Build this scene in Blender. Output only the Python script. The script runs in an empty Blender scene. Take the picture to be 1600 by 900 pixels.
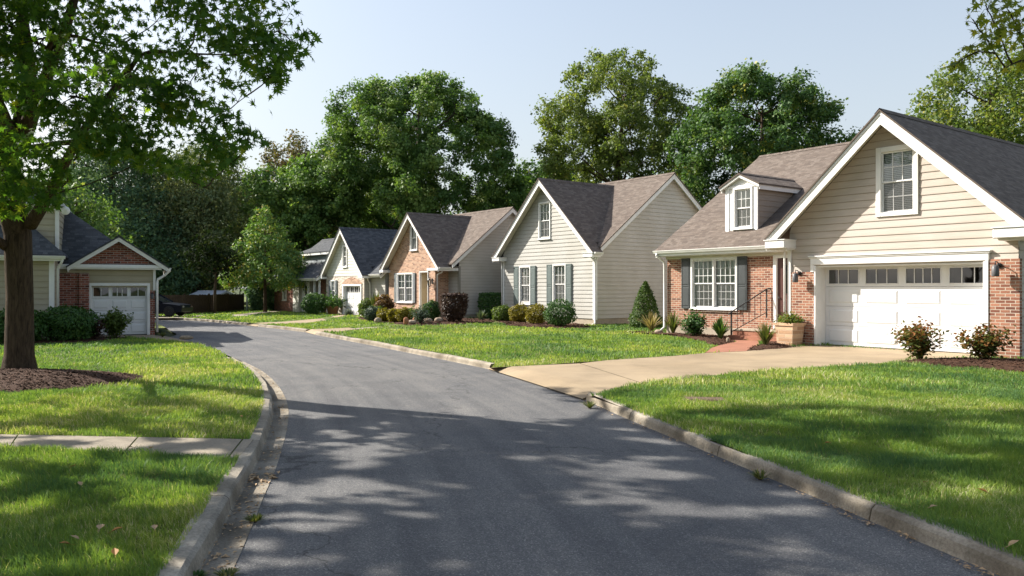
import bpy, math, random
import numpy as np
from mathutils import Vector
R = math.radians
rnd = random.Random(7)
rng = np.random.default_rng(7)
C = bpy.context.scene.collection
sc = bpy.context.scene

# ------------------------------------------------------------------ helpers
EYE = 1.8
FPX = 1250.0
def gp(px, py, z=0.0):
    Y = FPX*(EYE-z)/(py-450.0)
    return ((px-800)/FPX*Y, Y)
def gps(pts, z=0.0):
    return [gp(x, y, z) for x, y in pts]

SUN_AZ = (-0.925, 0.38)
SUN_EL = R(34)
KX, KY = -SUN_AZ[0]/math.tan(SUN_EL), -SUN_AZ[1]/math.tan(SUN_EL)   # shadow shift per metre of height

class MB:
    """collects polygons (with optional uv) and links them as one mesh object"""
    def __init__(s): s.v = []; s.f = []; s.uv = []
    def poly(s, pts, uv=None):
        n = len(s.v); s.v += [tuple(p) for p in pts]
        s.f.append(tuple(range(n, n+len(pts))))
        s.uv.append(uv if uv else [(0, 0)]*len(pts))
    def box(s, x0, x1, y0, y1, z0, z1):
        a = [(x0,y0,z0),(x1,y0,z0),(x1,y1,z0),(x0,y1,z0),(x0,y0,z1),(x1,y0,z1),(x1,y1,z1),(x0,y1,z1)]
        for q in ((3,2,1,0),(4,5,6,7),(0,1,5,4),(1,2,6,5),(2,3,7,6),(3,0,4,7)):
            s.poly([a[i] for i in q])
    def bev(s, x0, x1, y0, y1, z0, z1, b=.012, front=True):
        """box whose front (-y) face is chamfered"""
        o = [(x0,y0+b,z0),(x1,y0+b,z0),(x1,y0+b,z1),(x0,y0+b,z1)]
        i = [(x0+b,y0,z0+b),(x1-b,y0,z0+b),(x1-b,y0,z1-b),(x0+b,y0,z1-b)]
        k = [(x0,y1,z0),(x1,y1,z0),(x1,y1,z1),(x0,y1,z1)]
        s.poly(i)
        for j in range(4):
            l = (j+1) % 4
            s.poly([o[j], o[l], i[l], i[j]]); s.poly([k[j], k[l], o[l], o[j]])
        s.poly(k[::-1])
    def prism(s, pts, vec):
        vec = Vector(vec); p = [Vector(q) for q in pts]; q = [a+vec for a in p]
        s.poly(p); s.poly(q[::-1])
        for i in range(len(p)):
            j = (i+1) % len(p); s.poly([p[i], q[i], q[j], p[j]])
    def tube(s, pts, rad, n=8, cap=True):
        pts = [Vector(p) for p in pts]
        if not hasattr(rad, '__len__'): rad = [rad]*len(pts)
        base = len(s.v); up = None
        for i, p in enumerate(pts):
            d = (pts[min(i+1, len(pts)-1)]-pts[max(i-1, 0)])
            if d.length < 1e-6: d = Vector((0,0,1))
            d.normalize()
            if up is None:
                up = d.orthogonal().normalized()
            up = (up-d*up.dot(d))
            if up.length < 1e-5: up = d.orthogonal()
            up.normalize(); w = d.cross(up)
            for k in range(n):
                a = 2*math.pi*k/n
                s.v.append(tuple(p+(up*math.cos(a)+w*math.sin(a))*rad[i]))
        L = 0
        for i in range(len(pts)-1):
            l2 = L+(pts[i+1]-pts[i]).length
            for k in range(n):
                a, b = base+i*n+k, base+i*n+(k+1) % n
                s.f.append((a, b, b+n, a+n)); s.uv.append([(k/n, L), ((k+1)/n, L), ((k+1)/n, l2), (k/n, l2)])
            L = l2
        if cap:
            s.f.append(tuple(base+k for k in range(n))[::-1]); s.uv.append([(0, 0)]*n)
            e = base+(len(pts)-1)*n
            s.f.append(tuple(e+k for k in range(n))); s.uv.append([(0, 0)]*n)
    def lathe(s, prof, c=(0,0,0), n=16, axis='z'):
        base = len(s.v)
        for r, h in prof:
            for k in range(n):
                a = 2*math.pi*k/n; x, y = r*math.cos(a), r*math.sin(a)
                p = (x, y, h) if axis == 'z' else ((x, h, y) if axis == 'y' else (h, x, y))
                s.v.append((c[0]+p[0], c[1]+p[1], c[2]+p[2]))
        for i in range(len(prof)-1):
            for k in range(n):
                a, b = base+i*n+k, base+i*n+(k+1) % n
                s.f.append((a, b, b+n, a+n)); s.uv.append([(0, 0)]*4)
        s.f.append(tuple(base+k for k in range(n))[::-1]); s.uv.append([(0, 0)]*n)
        e = base+(len(prof)-1)*n
        s.f.append(tuple(e+k for k in range(n))); s.uv.append([(0, 0)]*n)
    def cut(s):
        s.marks = getattr(s, 'marks', []); s.marks.append((len(s.v), len(s.f)))
    def build_each(s, name, mat, parent=None):
        """one object for every run of polygons between calls of cut()"""
        m = [(0, 0)]+[k for k in getattr(s, 'marks', []) if k[1] < len(s.f)]+[(len(s.v), len(s.f))]; out = []
        for (v0, f0), (v1, f1) in zip(m[:-1], m[1:]):
            if f1 == f0: continue
            q = MB(); q.v = s.v[v0:v1]; q.f = [tuple(i-v0 for i in f) for f in s.f[f0:f1]]; q.uv = s.uv[f0:f1]; out.append(q.build(name, mat, parent))
        return out
    def build(s, name, mat, parent=None, smooth=False):
        me = bpy.data.meshes.new(name); me.from_pydata(s.v, [], s.f)
        uvl = me.uv_layers.new(name='UVMap')
        flat = np.array([c for f in s.uv for u in f for c in u], dtype=np.float32)
        uvl.data.foreach_set('uv', flat)
        if smooth: me.polygons.foreach_set('use_smooth', [True]*len(me.polygons))
        me.materials.append(mat); me.update()
        o = bpy.data.objects.new(name, me); C.objects.link(o)
        if parent: o.parent = parent
        return o

def raw_mesh(name, verts, counts, loops, mat, parent=None, tint=None, smooth=False, uv=None):
    """fast mesh from numpy arrays; tint is a per-vertex float attribute"""
    me = bpy.data.meshes.new(name)
    me.vertices.add(len(verts)); me.vertices.foreach_set('co', np.asarray(verts, np.float32).ravel())
    me.loops.add(len(loops)); me.loops.foreach_set('vertex_index', np.asarray(loops, np.int32))
    me.polygons.add(len(counts))
    st = np.concatenate([[0], np.cumsum(counts)[:-1]]).astype(np.int32)
    me.polygons.foreach_set('loop_start', st); me.polygons.foreach_set('loop_total', np.asarray(counts, np.int32))
    me.update(calc_edges=True)
    if tint is not None:
        a = me.attributes.new('tint', 'FLOAT', 'POINT'); a.data.foreach_set('value', np.asarray(tint, np.float32))
    me.materials.append(mat)
    if smooth: me.polygons.foreach_set('use_smooth', [True]*len(me.polygons))
    o = bpy.data.objects.new(name, me); C.objects.link(o)
    if parent: o.parent = parent
    return o

def tag(o, label=None, cat=None, group=None, kind=None):
    if label: o['label'] = label
    if cat: o['category'] = cat
    if group: o['group'] = group
    if kind: o['kind'] = kind
    return o
def thing(name, label, cat, loc=(0,0,0), rz=0, group=None):
    o = bpy.data.objects.new(name, None); C.objects.link(o); o.empty_display_size = .2
    o.location = loc; o.rotation_euler = (0, 0, rz)
    return tag(o, label, cat, group)

# ------------------------------------------------------------------ materials
def nmat(name):
    m = bpy.data.materials.new(name); m.use_nodes = True
    nt = m.node_tree; b = nt.nodes['Principled BSDF']
    return m, nt, b
def N(nt, t, **kw):
    n = nt.nodes.new(t)
    for k, v in kw.items():
        if k.startswith('i_'):
            key = k[2:]
            n.inputs[int(key) if key.isdigit() else key.replace('_', ' ')].default_value = v
        else: setattr(n, k, v)
    return n
def ramp(nt, stops):
    n = nt.nodes.new('ShaderNodeValToRGB'); cr = n.color_ramp
    while len(cr.elements) < len(stops): cr.elements.new(.5)
    for e, (p, c) in zip(cr.elements, stops):
        e.position = p; e.color = (*c, 1) if len(c) == 3 else c
    return n
def mixc(nt, fac, a, b, blend='MIX'):
    n = nt.nodes.new('ShaderNodeMix'); n.data_type = 'RGBA'; n.blend_type = blend
    for sock, v in ((0, fac), (6, a), (7, b)):
        if hasattr(v, 'type') or hasattr(v, 'is_linked'): nt.links.new(v, n.inputs[sock])
        else: n.inputs[sock].default_value = (*v, 1) if isinstance(v, tuple) and len(v) == 3 else v
    return n.outputs[2]
def mulc(c, k): return tuple(min(1, x*k) for x in c)

def paint(name, col, rough=.5, var=.06, scale=3.0, spec=.4, bump=.0):
    m, nt, b = nmat(name); L = nt.links.new
    tc = N(nt, 'ShaderNodeTexCoord')
    n1 = N(nt, 'ShaderNodeTexNoise', i_Scale=scale, i_Detail=6.0, i_Roughness=.65)
    L(tc.outputs['Object'], n1.inputs['Vector'])
    r = ramp(nt, [(.3, mulc(col, 1-2*var)), (.5, col), (.72, mulc(col, 1+var))])
    L(n1.outputs['Fac'], r.inputs['Fac']); L(r.outputs['Color'], b.inputs['Base Color'])
    b.inputs['Roughness'].default_value = rough; b.inputs['Specular IOR Level'].default_value = spec
    if bump:
        n2 = N(nt, 'ShaderNodeTexNoise', i_Scale=scale*12, i_Detail=4.0)
        L(tc.outputs['Object'], n2.inputs['Vector'])
        bp = N(nt, 'ShaderNodeBump', i_Strength=bump, i_Distance=.01)
        L(n2.outputs['Fac'], bp.inputs['Height']); L(bp.outputs['Normal'], b.inputs['Normal'])
    return m

def siding_mat(name, col):
    m, nt, b = nmat(name); L = nt.links.new
    tc = N(nt, 'ShaderNodeTexCoord')
    mp = N(nt, 'ShaderNodeMapping'); mp.inputs['Scale'].default_value = (.8, .8, 14)
    L(tc.outputs['Object'], mp.inputs['Vector'])
    n1 = N(nt, 'ShaderNodeTexNoise', i_Scale=1.6, i_Detail=5.0, i_Roughness=.7); L(mp.outputs[0], n1.inputs['Vector'])
    n2 = N(nt, 'ShaderNodeTexNoise', i_Scale=.7, i_Detail=4.0); L(tc.outputs['Object'], n2.inputs['Vector'])
    r = ramp(nt, [(.3, mulc(col, .9)), (.55, col), (.75, mulc(col, 1.06))]); L(n1.outputs['Fac'], r.inputs['Fac'])
    r2 = ramp(nt, [(.35, (.9, .89, .86)), (.6, (1, 1, 1))]); L(n2.outputs['Fac'], r2.inputs['Fac'])
    c = mixc(nt, 1.0, r.outputs['Color'], r2.outputs['Color'], 'MULTIPLY')
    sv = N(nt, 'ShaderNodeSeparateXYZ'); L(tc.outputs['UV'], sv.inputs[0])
    rv = ramp(nt, [(0, (.62, .6, .56)), (.05, (.68, .66, .62)), (.09, (.96, .96, .95)), (.5, (1, 1, 1))]); L(sv.outputs[1], rv.inputs['Fac'])  # darker lower board edge: shade line of each lap put into the colour
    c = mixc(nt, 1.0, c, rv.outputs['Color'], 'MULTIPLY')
    L(c, b.inputs['Base Color']); b.inputs['Roughness'].default_value = .6; b.inputs['Specular IOR Level'].default_value = .25
    n3 = N(nt, 'ShaderNodeTexNoise', i_Scale=9.0, i_Detail=6.0); L(mp.outputs[0], n3.inputs['Vector'])
    bp = N(nt, 'ShaderNodeBump', i_Strength=.25, i_Distance=.006); L(n3.outputs['Fac'], bp.inputs['Height']); L(bp.outputs['Normal'], b.inputs['Normal'])
    return m

def brick_mat(name, c1, c2, mortar, bw=.24, rh=.083, ms=.011, dark=(.16, .07, .05)):
    m, nt, b = nmat(name); L = nt.links.new
    tc = N(nt, 'ShaderNodeTexCoord'); sx = N(nt, 'ShaderNodeSeparateXYZ'); L(tc.outputs['Object'], sx.inputs[0])
    ad = N(nt, 'ShaderNodeMath', operation='ADD'); L(sx.outputs[0], ad.inputs[0]); L(sx.outputs[1], ad.inputs[1])
    cb = N(nt, 'ShaderNodeCombineXYZ'); L(ad.outputs[0], cb.inputs[0]); L(sx.outputs[2], cb.inputs[1])
    nz = N(nt, 'ShaderNodeTexNoise', i_Scale=6.0, i_Detail=3.0); L(tc.outputs['Object'], nz.inputs['Vector'])
    wob = N(nt, 'ShaderNodeVectorMath', operation='MULTIPLY_ADD'); L(nz.outputs['Color'], wob.inputs[0])
    wob.inputs[1].default_value = (.012, .012, 0); L(cb.outputs[0], wob.inputs[2])
    bt = N(nt, 'ShaderNodeTexBrick', i_Scale=1.0); bt.offset = .5
    bt.inputs['Color1'].default_value = (0, 0, 0, 1); bt.inputs['Color2'].default_value = (1, 1, 1, 1); bt.inputs['Mortar'].default_value = (.5, .5, .5, 1)
    bt.inputs['Mortar Size'].default_value = ms; bt.inputs['Mortar Smooth'].default_value = .25
    bt.inputs['Brick Width'].default_value = bw; bt.inputs['Row Height'].default_value = rh
    L(wob.outputs[0], bt.inputs['Vector'])
    rb = ramp(nt, [(0, dark), (.22, c1), (.6, c2), (1, mulc(c2, 1.25))]); L(bt.outputs['Color'], rb.inputs['Fac'])
    n2 = N(nt, 'ShaderNodeTexNoise', i_Scale=38.0, i_Detail=5.0, i_Roughness=.7); L(tc.outputs['Object'], n2.inputs['Vector'])
    r2 = ramp(nt, [(.3, (.72, .72, .72)), (.7, (1.12, 1.1, 1.08))]); L(n2.outputs['Fac'], r2.inputs['Fac'])
    c = mixc(nt, 1.0, rb.outputs['Color'], r2.outputs['Color'], 'MULTIPLY')
    c = mixc(nt, bt.outputs['Fac'], c, mortar)
    L(c, b.inputs['Base Color']); b.inputs['Roughness'].default_value = .85; b.inputs['Specular IOR Level'].default_value = .2
    inv = N(nt, 'ShaderNodeMath', operation='SUBTRACT'); inv.inputs[0].default_value = 1; L(bt.outputs['Fac'], inv.inputs[1])
    hh = N(nt, 'ShaderNodeMath', operation='MULTIPLY_ADD'); L(n2.outputs['Fac'], hh.inputs[0]); hh.inputs[1].default_value = .35; L(inv.outputs[0], hh.inputs[2])
    bp = N(nt, 'ShaderNodeBump', i_Strength=.8, i_Distance=.012); L(hh.outputs[0], bp.inputs['Height']); L(bp.outputs['Normal'], b.inputs['Normal'])
    return m

def shingle_mat(name, a, c, d, row=.125):
    m, nt, b = nmat(name); L = nt.links.new
    uv = N(nt, 'ShaderNodeTexCoord')
    bt = N(nt, 'ShaderNodeTexBrick', i_Scale=1.0); bt.offset = .37; bt.offset_frequency = 2
    bt.squash = .6; bt.squash_frequency = 3
    bt.inputs['Color1'].default_value = (0, 0, 0, 1); bt.inputs['Color2'].default_value = (1, 1, 1, 1); bt.inputs['Mortar'].default_value = (.1, .1, .1, 1)
    bt.inputs['Mortar Size'].default_value = .006; bt.inputs['Brick Width'].default_value = .26; bt.inputs['Row Height'].default_value = row
    L(uv.outputs['UV'], bt.inputs['Vector'])
    rb = ramp(nt, [(0, a), (.5, c), (1, d)]); L(bt.outputs['Color'], rb.inputs['Fac'])
    mpu = N(nt, 'ShaderNodeMapping'); mpu.inputs['Scale'].default_value = (1.2, 8.0, 1); L(uv.outputs['UV'], mpu.inputs['Vector'])
    n1 = N(nt, 'ShaderNodeTexNoise', i_Scale=1.5, i_Detail=7.0, i_Roughness=.7); L(mpu.outputs[0], n1.inputs['Vector'])
    r1 = ramp(nt, [(.3, (.74, .74, .75)), (.5, (1, 1, 1)), (.7, (1.22, 1.19, 1.15))]); L(n1.outputs['Fac'], r1.inputs['Fac'])
    n2 = N(nt, 'ShaderNodeTexNoise', i_Scale=45.0, i_Detail=4.0); L(uv.outputs['Object'], n2.inputs['Vector'])
    r2 = ramp(nt, [(.3, (.75, .75, .75)), (.7, (1.2, 1.2, 1.2))]); L(n2.outputs['Fac'], r2.inputs['Fac'])
    c1 = mixc(nt, 1.0, rb.outputs['Color'], r1.outputs['Color'], 'MULTIPLY'); c2 = mixc(nt, 1.0, c1, r2.outputs['Color'], 'MULTIPLY')
    L(c2, b.inputs['Base Color']); b.inputs['Roughness'].default_value = .9; b.inputs['Specular IOR Level'].default_value = .15
    # rows overlap like scales: saw-tooth height along v
    sp = N(nt, 'ShaderNodeSeparateXYZ'); L(uv.outputs['UV'], sp.inputs[0])
    dv = N(nt, 'ShaderNodeMath', operation='DIVIDE'); L(sp.outputs[1], dv.inputs[0]); dv.inputs[1].default_value = row
    fr = N(nt, 'ShaderNodeMath', operation='FRACT'); L(dv.outputs[0], fr.inputs[0])
    mu = N(nt, 'ShaderNodeMath', operation='MULTIPLY_ADD'); L(fr.outputs[0], mu.inputs[0]); mu.inputs[1].default_value = -1.0; L(bt.outputs['Color'], mu.inputs[2])
    bp = N(nt, 'ShaderNodeBump', i_Strength=.55, i_Distance=.012); L(mu.outputs[0], bp.inputs['Height']); L(bp.outputs['Normal'], b.inputs['Normal'])
    return m

def ground_mat(name, stops, sc1, sc2, bump=.4, bd=.01, rough=.9, spec=.2, big=None, bigscale=.5):
    """noise coloured ground: fine grain sc1 through the colour stops, blotches sc2"""
    m, nt, b = nmat(name); L = nt.links.new
    tc = N(nt, 'ShaderNodeTexCoord')
    n1 = N(nt, 'ShaderNodeTexNoise', i_Scale=sc1, i_Detail=5.0, i_Roughness=.7); L(tc.outputs['Object'], n1.inputs['Vector'])
    r = ramp(nt, stops); L(n1.outputs['Fac'], r.inputs['Fac'])
    n2 = N(nt, 'ShaderNodeTexNoise', i_Scale=sc2, i_Detail=6.0, i_Roughness=.6, i_Distortion=.4); L(tc.outputs['Object'], n2.inputs['Vector'])
    r2 = ramp(nt, [(.3, (.8, .8, .8)), (.5, (1, 1, 1)), (.72, (1.15, 1.14, 1.12))]); L(n2.outputs['Fac'], r2.inputs['Fac'])
    c = mixc(nt, 1.0, r.outputs['Color'], r2.outputs['Color'], 'MULTIPLY')
    if big:
        n3 = N(nt, 'ShaderNodeTexNoise', i_Scale=bigscale, i_Detail=3.0, i_Roughness=.5); L(tc.outputs['Object'], n3.inputs['Vector'])
        r3 = ramp(nt, big); L(n3.outputs['Fac'], r3.inputs['Fac'])
        c = mixc(nt, 1.0, c, r3.outputs['Color'], 'MULTIPLY')
    L(c, b.inputs['Base Color']); b.inputs['Roughness'].default_value = rough; b.inputs['Specular IOR Level'].default_value = spec
    bp = N(nt, 'ShaderNodeBump', i_Strength=bump, i_Distance=bd); L(n1.outputs['Fac'], bp.inputs['Height']); L(bp.outputs['Normal'], b.inputs['Normal'])
    return m

def asphalt_mat():
    m, nt, b = nmat('asphalt'); L = nt.links.new
    tc = N(nt, 'ShaderNodeTexCoord')
    vo = N(nt, 'ShaderNodeTexVoronoi', i_Scale=120.0); L(tc.outputs['Object'], vo.inputs['Vector'])
    r = ramp(nt, [(0, (.074, .075, .078)), (.5, (.115, .115, .116)), (.88, (.148, .147, .146)), (1, (.27, .265, .25))])
    sp = N(nt, 'ShaderNodeSeparateXYZ'); L(vo.outputs['Color'], sp.inputs[0]); L(sp.outputs[0], r.inputs['Fac'])
    n2 = N(nt, 'ShaderNodeTexNoise', i_Scale=.55, i_Detail=6.0, i_Roughness=.62, i_Distortion=.8); L(tc.outputs['Object'], n2.inputs['Vector'])
    r2 = ramp(nt, [(.3, (.82, .83, .86)), (.5, (1.02, 1.01, 1.0)), (.7, (1.25, 1.22, 1.18))]); L(n2.outputs['Fac'], r2.inputs['Fac'])
    uvs = N(nt, 'ShaderNodeMapping'); uvs.inputs['Scale'].default_value = (1.4, .05, 1); L(tc.outputs['UV'], uvs.inputs['Vector'])
    n3 = N(nt, 'ShaderNodeTexNoise', i_Scale=2.2, i_Detail=5.0, i_Roughness=.6); L(uvs.outputs[0], n3.inputs['Vector'])
    r3 = ramp(nt, [(.32, (.8, .8, .82)), (.5, (1, 1, 1)), (.7, (1.22, 1.2, 1.17))]); L(n3.outputs['Fac'], r3.inputs['Fac'])
    c = mixc(nt, 1.0, r.outputs['Color'], r2.outputs['Color'], 'MULTIPLY'); c = mixc(nt, 1.0, c, r3.outputs['Color'], 'MULTIPLY')
    # fine cracks
    wn = N(nt, 'ShaderNodeTexNoise', i_Scale=2.0, i_Detail=5.0); L(tc.outputs['Object'], wn.inputs['Vector'])
    wv = N(nt, 'ShaderNodeVectorMath', operation='MULTIPLY_ADD'); L(wn.outputs['Color'], wv.inputs[0]); wv.inputs[1].default_value = (1.3, 1.3, 0); L(tc.outputs['Object'], wv.inputs[2])
    vc = N(nt, 'ShaderNodeTexVoronoi', feature='DISTANCE_TO_EDGE', i_Scale=.17); L(wv.outputs[0], vc.inputs['Vector'])
    rc = ramp(nt, [(0, (.45, .45, .45)), (.0022, (.6, .6, .6)), (.004, (1, 1, 1))]); L(vc.outputs['Distance'], rc.inputs['Fac'])
    c = mixc(nt, 1.0, c, rc.outputs['Color'], 'MULTIPLY')
    L(c, b.inputs['Base Color']); b.inputs['Roughness'].default_value = .82; b.inputs['Specular IOR Level'].default_value = .35
    bp = N(nt, 'ShaderNodeBump', i_Strength=.75, i_Distance=.008); L(vo.outputs['Distance'], bp.inputs['Height']); L(bp.outputs['Normal'], b.inputs['Normal'])
    return m

def leaf_mat(name, stops, trans=.45, tcol=(1.25, 1.35, .55), rough=.55, spec=.22):
    """stops colour leaves by their own tint attribute; light also passes through the leaf"""
    m, nt, b = nmat(name); L = nt.links.new
    at = N(nt, 'ShaderNodeAttribute', attribute_name='tint'); r = ramp(nt, stops); L(at.outputs['Fac'], r.inputs['Fac'])
    L(r.outputs['Color'], b.inputs['Base Color']); b.inputs['Roughness'].default_value = rough; b.inputs['Specular IOR Level'].default_value = spec
    tr = N(nt, 'ShaderNodeBsdfTranslucent'); tc = mixc(nt, 1.0, r.outputs['Color'], tcol, 'MULTIPLY'); L(tc, tr.inputs['Color'])
    mx = N(nt, 'ShaderNodeMixShader'); mx.inputs[0].default_value = trans
    L(b.outputs[0], mx.inputs[1]); L(tr.outputs[0], mx.inputs[2])
    L(mx.outputs[0], nt.nodes['Material Output'].inputs['Surface'])
    return m

def bark_mat(name, a, c):
    m, nt, b = nmat(name); L = nt.links.new
    tc = N(nt, 'ShaderNodeTexCoord'); mp = N(nt, 'ShaderNodeMapping'); mp.inputs['Scale'].default_value = (9, 9, 1.1); L(tc.outputs['Object'], mp.inputs['Vector'])
    n1 = N(nt, 'ShaderNodeTexNoise', i_Scale=3.0, i_Detail=8.0, i_Roughness=.7, i_Distortion=.7); L(mp.outputs[0], n1.inputs['Vector'])
    r = ramp(nt, [(.35, a), (.62, c), (.8, mulc(c, 1.5))]); L(n1.outputs['Fac'], r.inputs['Fac']); L(r.outputs['Color'], b.inputs['Base Color'])
    b.inputs['Roughness'].default_value = .95; b.inputs['Specular IOR Level'].default_value = .1
    bp = N(nt, 'ShaderNodeBump', i_Strength=1.0, i_Distance=.04); L(n1.outputs['Fac'], bp.inputs['Height']); L(bp.outputs['Normal'], b.inputs['Normal'])
    return m

def glass_mat(name, col=(.02, .025, .028), alpha=.35):
    """window pane: mirrors the sky, lets part of what is behind show"""
    m, nt, b = nmat(name); L = nt.links.new
    gl = N(nt, 'ShaderNodeBsdfGlossy', i_Roughness=.03); gl.inputs['Color'].default_value = (.95, .97, 1, 1)
    tr = N(nt, 'ShaderNodeBsdfTransparent'); tr.inputs['Color'].default_value = (alpha+.02, alpha+.05, alpha+.04, 1)
    n = N(nt, 'ShaderNodeTexNoise', i_Scale=1.6, i_Detail=1.0); tc = N(nt, 'ShaderNodeTexCoord'); L(tc.outputs['Object'], n.inputs['Vector'])
    bp = N(nt, 'ShaderNodeBump', i_Strength=.12, i_Distance=.05); L(n.outputs['Fac'], bp.inputs['Height']); L(bp.outputs['Normal'], gl.inputs['Normal'])
    fr = N(nt, 'ShaderNodeFresnel', i_IOR=1.75)
    ml = N(nt, 'ShaderNodeMath', operation='MULTIPLY_ADD'); L(fr.outputs[0], ml.inputs[0]); ml.inputs[1].default_value = 1.0; ml.inputs[2].default_value = .04
    mx = N(nt, 'ShaderNodeMixShader'); L(ml.outputs[0], mx.inputs[0]); L(tr.outputs[0], mx.inputs[1]); L(gl.outputs[0], mx.inputs[2])
    L(mx.outputs[0], nt.nodes['Material Output'].inputs['Surface'])
    return m

M = {}
M['white'] = paint('white_paint', (.74, .735, .72), .45, .04, 2.5)
M['soffit'] = paint('soffit_paint', (.62, .58, .49), .6, .05, 2.0)
M['door_white'] = paint('door_white', (.7, .705, .71), .4, .03, 1.5)
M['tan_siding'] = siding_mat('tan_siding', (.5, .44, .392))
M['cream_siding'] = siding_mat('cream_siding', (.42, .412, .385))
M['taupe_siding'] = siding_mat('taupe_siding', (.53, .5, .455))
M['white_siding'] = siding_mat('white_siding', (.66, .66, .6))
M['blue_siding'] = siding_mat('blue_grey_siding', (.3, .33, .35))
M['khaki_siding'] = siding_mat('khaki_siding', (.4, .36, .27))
M['brick'] = brick_mat('orange_brick', (.23, .092, .06), (.325, .155, .1), (.46, .385, .31), dark=(.14, .062, .045))
M['brick_orange'] = brick_mat('tan_brick', (.34, .175, .11), (.45, .27, .18), (.52, .44, .35), dark=(.2, .105, .075))
M['brick_red'] = brick_mat('red_brick', (.17, .055, .04), (.28, .1, .07), (.36, .29, .25), dark=(.09, .035, .03))
M['brick_pale'] = brick_mat('pale_brick', (.42, .36, .3), (.58, .52, .44), (.6, .56, .5), dark=(.3, .22, .18))
M['shingle'] = shingle_mat('brown_shingle', (.112, .09, .076), (.142, .115, .097), (.176, .147, .125))
M['shingle_dark'] = shingle_mat('charcoal_shingle', (.045, .045, .048), (.07, .07, .073), (.1, .1, .102))
M['shingle_blue'] = shingle_mat('slate_shingle', (.056, .06, .066), (.08, .085, .092), (.11, .115, .122))
M['shutter_dark'] = paint('dark_shutter', (.045, .052, .055), .5, .08)
M['shutter_green'] = paint('green_shutter', (.115, .145, .14), .5, .08)
M['shutter_grey'] = paint('grey_shutter', (.17, .19, .2), .5, .08)
M['glass'] = glass_mat('window_glass', alpha=.93)
M['glass_dark'] = glass_mat('garage_glass', alpha=.2)
M['curtain'] = paint('curtain', (.8, .8, .75), .9, .05, 4)
M['curtain_grey'] = paint('lower_curtain', (.42, .41, .4), .9, .06, 4)
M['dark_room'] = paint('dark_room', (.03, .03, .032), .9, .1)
def mesh_screen_mat():
    m, nt, b = nmat('mesh_screen'); L = nt.links.new
    b.inputs['Base Color'].default_value = (.1, .1, .1, 1); b.inputs['Roughness'].default_value = .8
    tr = N(nt, 'ShaderNodeBsdfTransparent'); mx = N(nt, 'ShaderNodeMixShader'); mx.inputs[0].default_value = .3
    L(tr.outputs[0], mx.inputs[1]); L(b.outputs[0], mx.inputs[2]); L(mx.outputs[0], nt.nodes['Material Output'].inputs['Surface'])
    return m
M['mesh_screen'] = mesh_screen_mat()
M['screen'] = paint('insect_screen', (.16, .165, .165), .8, .1, 6)
M['black_metal'] = paint('black_metal', (.02, .02, .022), .45, .1)
M['pewter'] = paint('pewter_metal', (.09, .09, .095), .45, .1)
M['front_door'] = paint('maroon_door', (.085, .035, .03), .4, .1)
M['concrete'] = ground_mat('drive_concrete', [(.25, (.255, .195, .125)), (.55, (.325, .252, .165)), (.8, (.39, .31, .21))], 60, .9, .25, .006, .85, .25, big=[(.35, (.86, .85, .83)), (.6, (1.05, 1.05, 1.05))], bigscale=.35)
M['concrete_grey'] = ground_mat('walk_concrete', [(.25, (.22, .185, .14)), (.55, (.3, .258, .2)), (.8, (.39, .34, .27))], 45, 2.0, .35, .008, .9, .2)
M['kerb_concrete'] = ground_mat('kerb_concrete', [(.25, (.2, .175, .14)), (.5, (.33, .295, .24)), (.8, (.46, .42, .35))], 40, 2.6, .6, .012, .92, .2, big=[(.35, (.7, .69, .67)), (.6, (1.05, 1.05, 1.05))], bigscale=1.3)
def kerb_mat():
    m = ground_mat('kerb_concrete', [(.25, (.2, .175, .14)), (.5, (.33, .295, .24)), (.8, (.46, .42, .35))], 40, 2.6, .6, .012, .92, .2, big=[(.35, (.62, .6, .57)), (.6, (1.05, 1.05, 1.05))], bigscale=1.3)
    nt = m.node_tree; b = nt.nodes['Principled BSDF']; L = nt.links.new
    old = b.inputs['Base Color'].links[0].from_socket
    tc = N(nt, 'ShaderNodeTexCoord'); sp = N(nt, 'ShaderNodeSeparateXYZ'); L(tc.outputs['UV'], sp.inputs[0])
    dv = N(nt, 'ShaderNodeMath', operation='DIVIDE'); L(sp.outputs[0], dv.inputs[0]); dv.inputs[1].default_value = 2.6
    fr = N(nt, 'ShaderNodeMath', operation='FRACT'); L(dv.outputs[0], fr.inputs[0])
    r = ramp(nt, [(0, (.25, .23, .2)), (.005, (.3, .28, .25)), (.009, (1, 1, 1))]); L(fr.outputs[0], r.inputs['Fac'])
    # grime in the channel of the gutter
    r2 = ramp(nt, [(0, (1, 1, 1)), (.12, (.95, .93, .9)), (.3, (.6, .57, .53)), (.5, (.82, .8, .77)), (.7, (1, 1, 1))]); L(sp.outputs[1], r2.inputs['Fac'])
    c = mixc(nt, 1.0, old, r.outputs['Color'], 'MULTIPLY'); c = mixc(nt, .7, c, mixc(nt, 1.0, c, r2.outputs['Color'], 'MULTIPLY')); L(c, b.inputs['Base Color'])
    return m
M['kerb_concrete'] = kerb_mat()
M['foundation'] = ground_mat('foundation_concrete', [(.3, (.32, .27, .21)), (.7, (.42, .36, .28))], 20, 2.0, .2)
M['red_paving'] = ground_mat('red_paving', [(.3, (.27, .12, .078)), (.7, (.35, .165, .108))], 30, 2.0, .2)
M['soil'] = ground_mat('ground_soil', [(.3, (.03, .045, .012)), (.6, (.05, .07, .02)), (.8, (.075, .085, .03))], 25, 1.2, .6, .03)
M['lawn'] = ground_mat('lawn_base', [(.28, (.06, .08, .02)), (.5, (.12, .15, .04)), (.75, (.2, .21, .07))], 38, .9, 1.0, .04, big=[(.35, (.75, .85, .7)), (.65, (1.25, 1.15, 1.0))], bigscale=.35)
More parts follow.
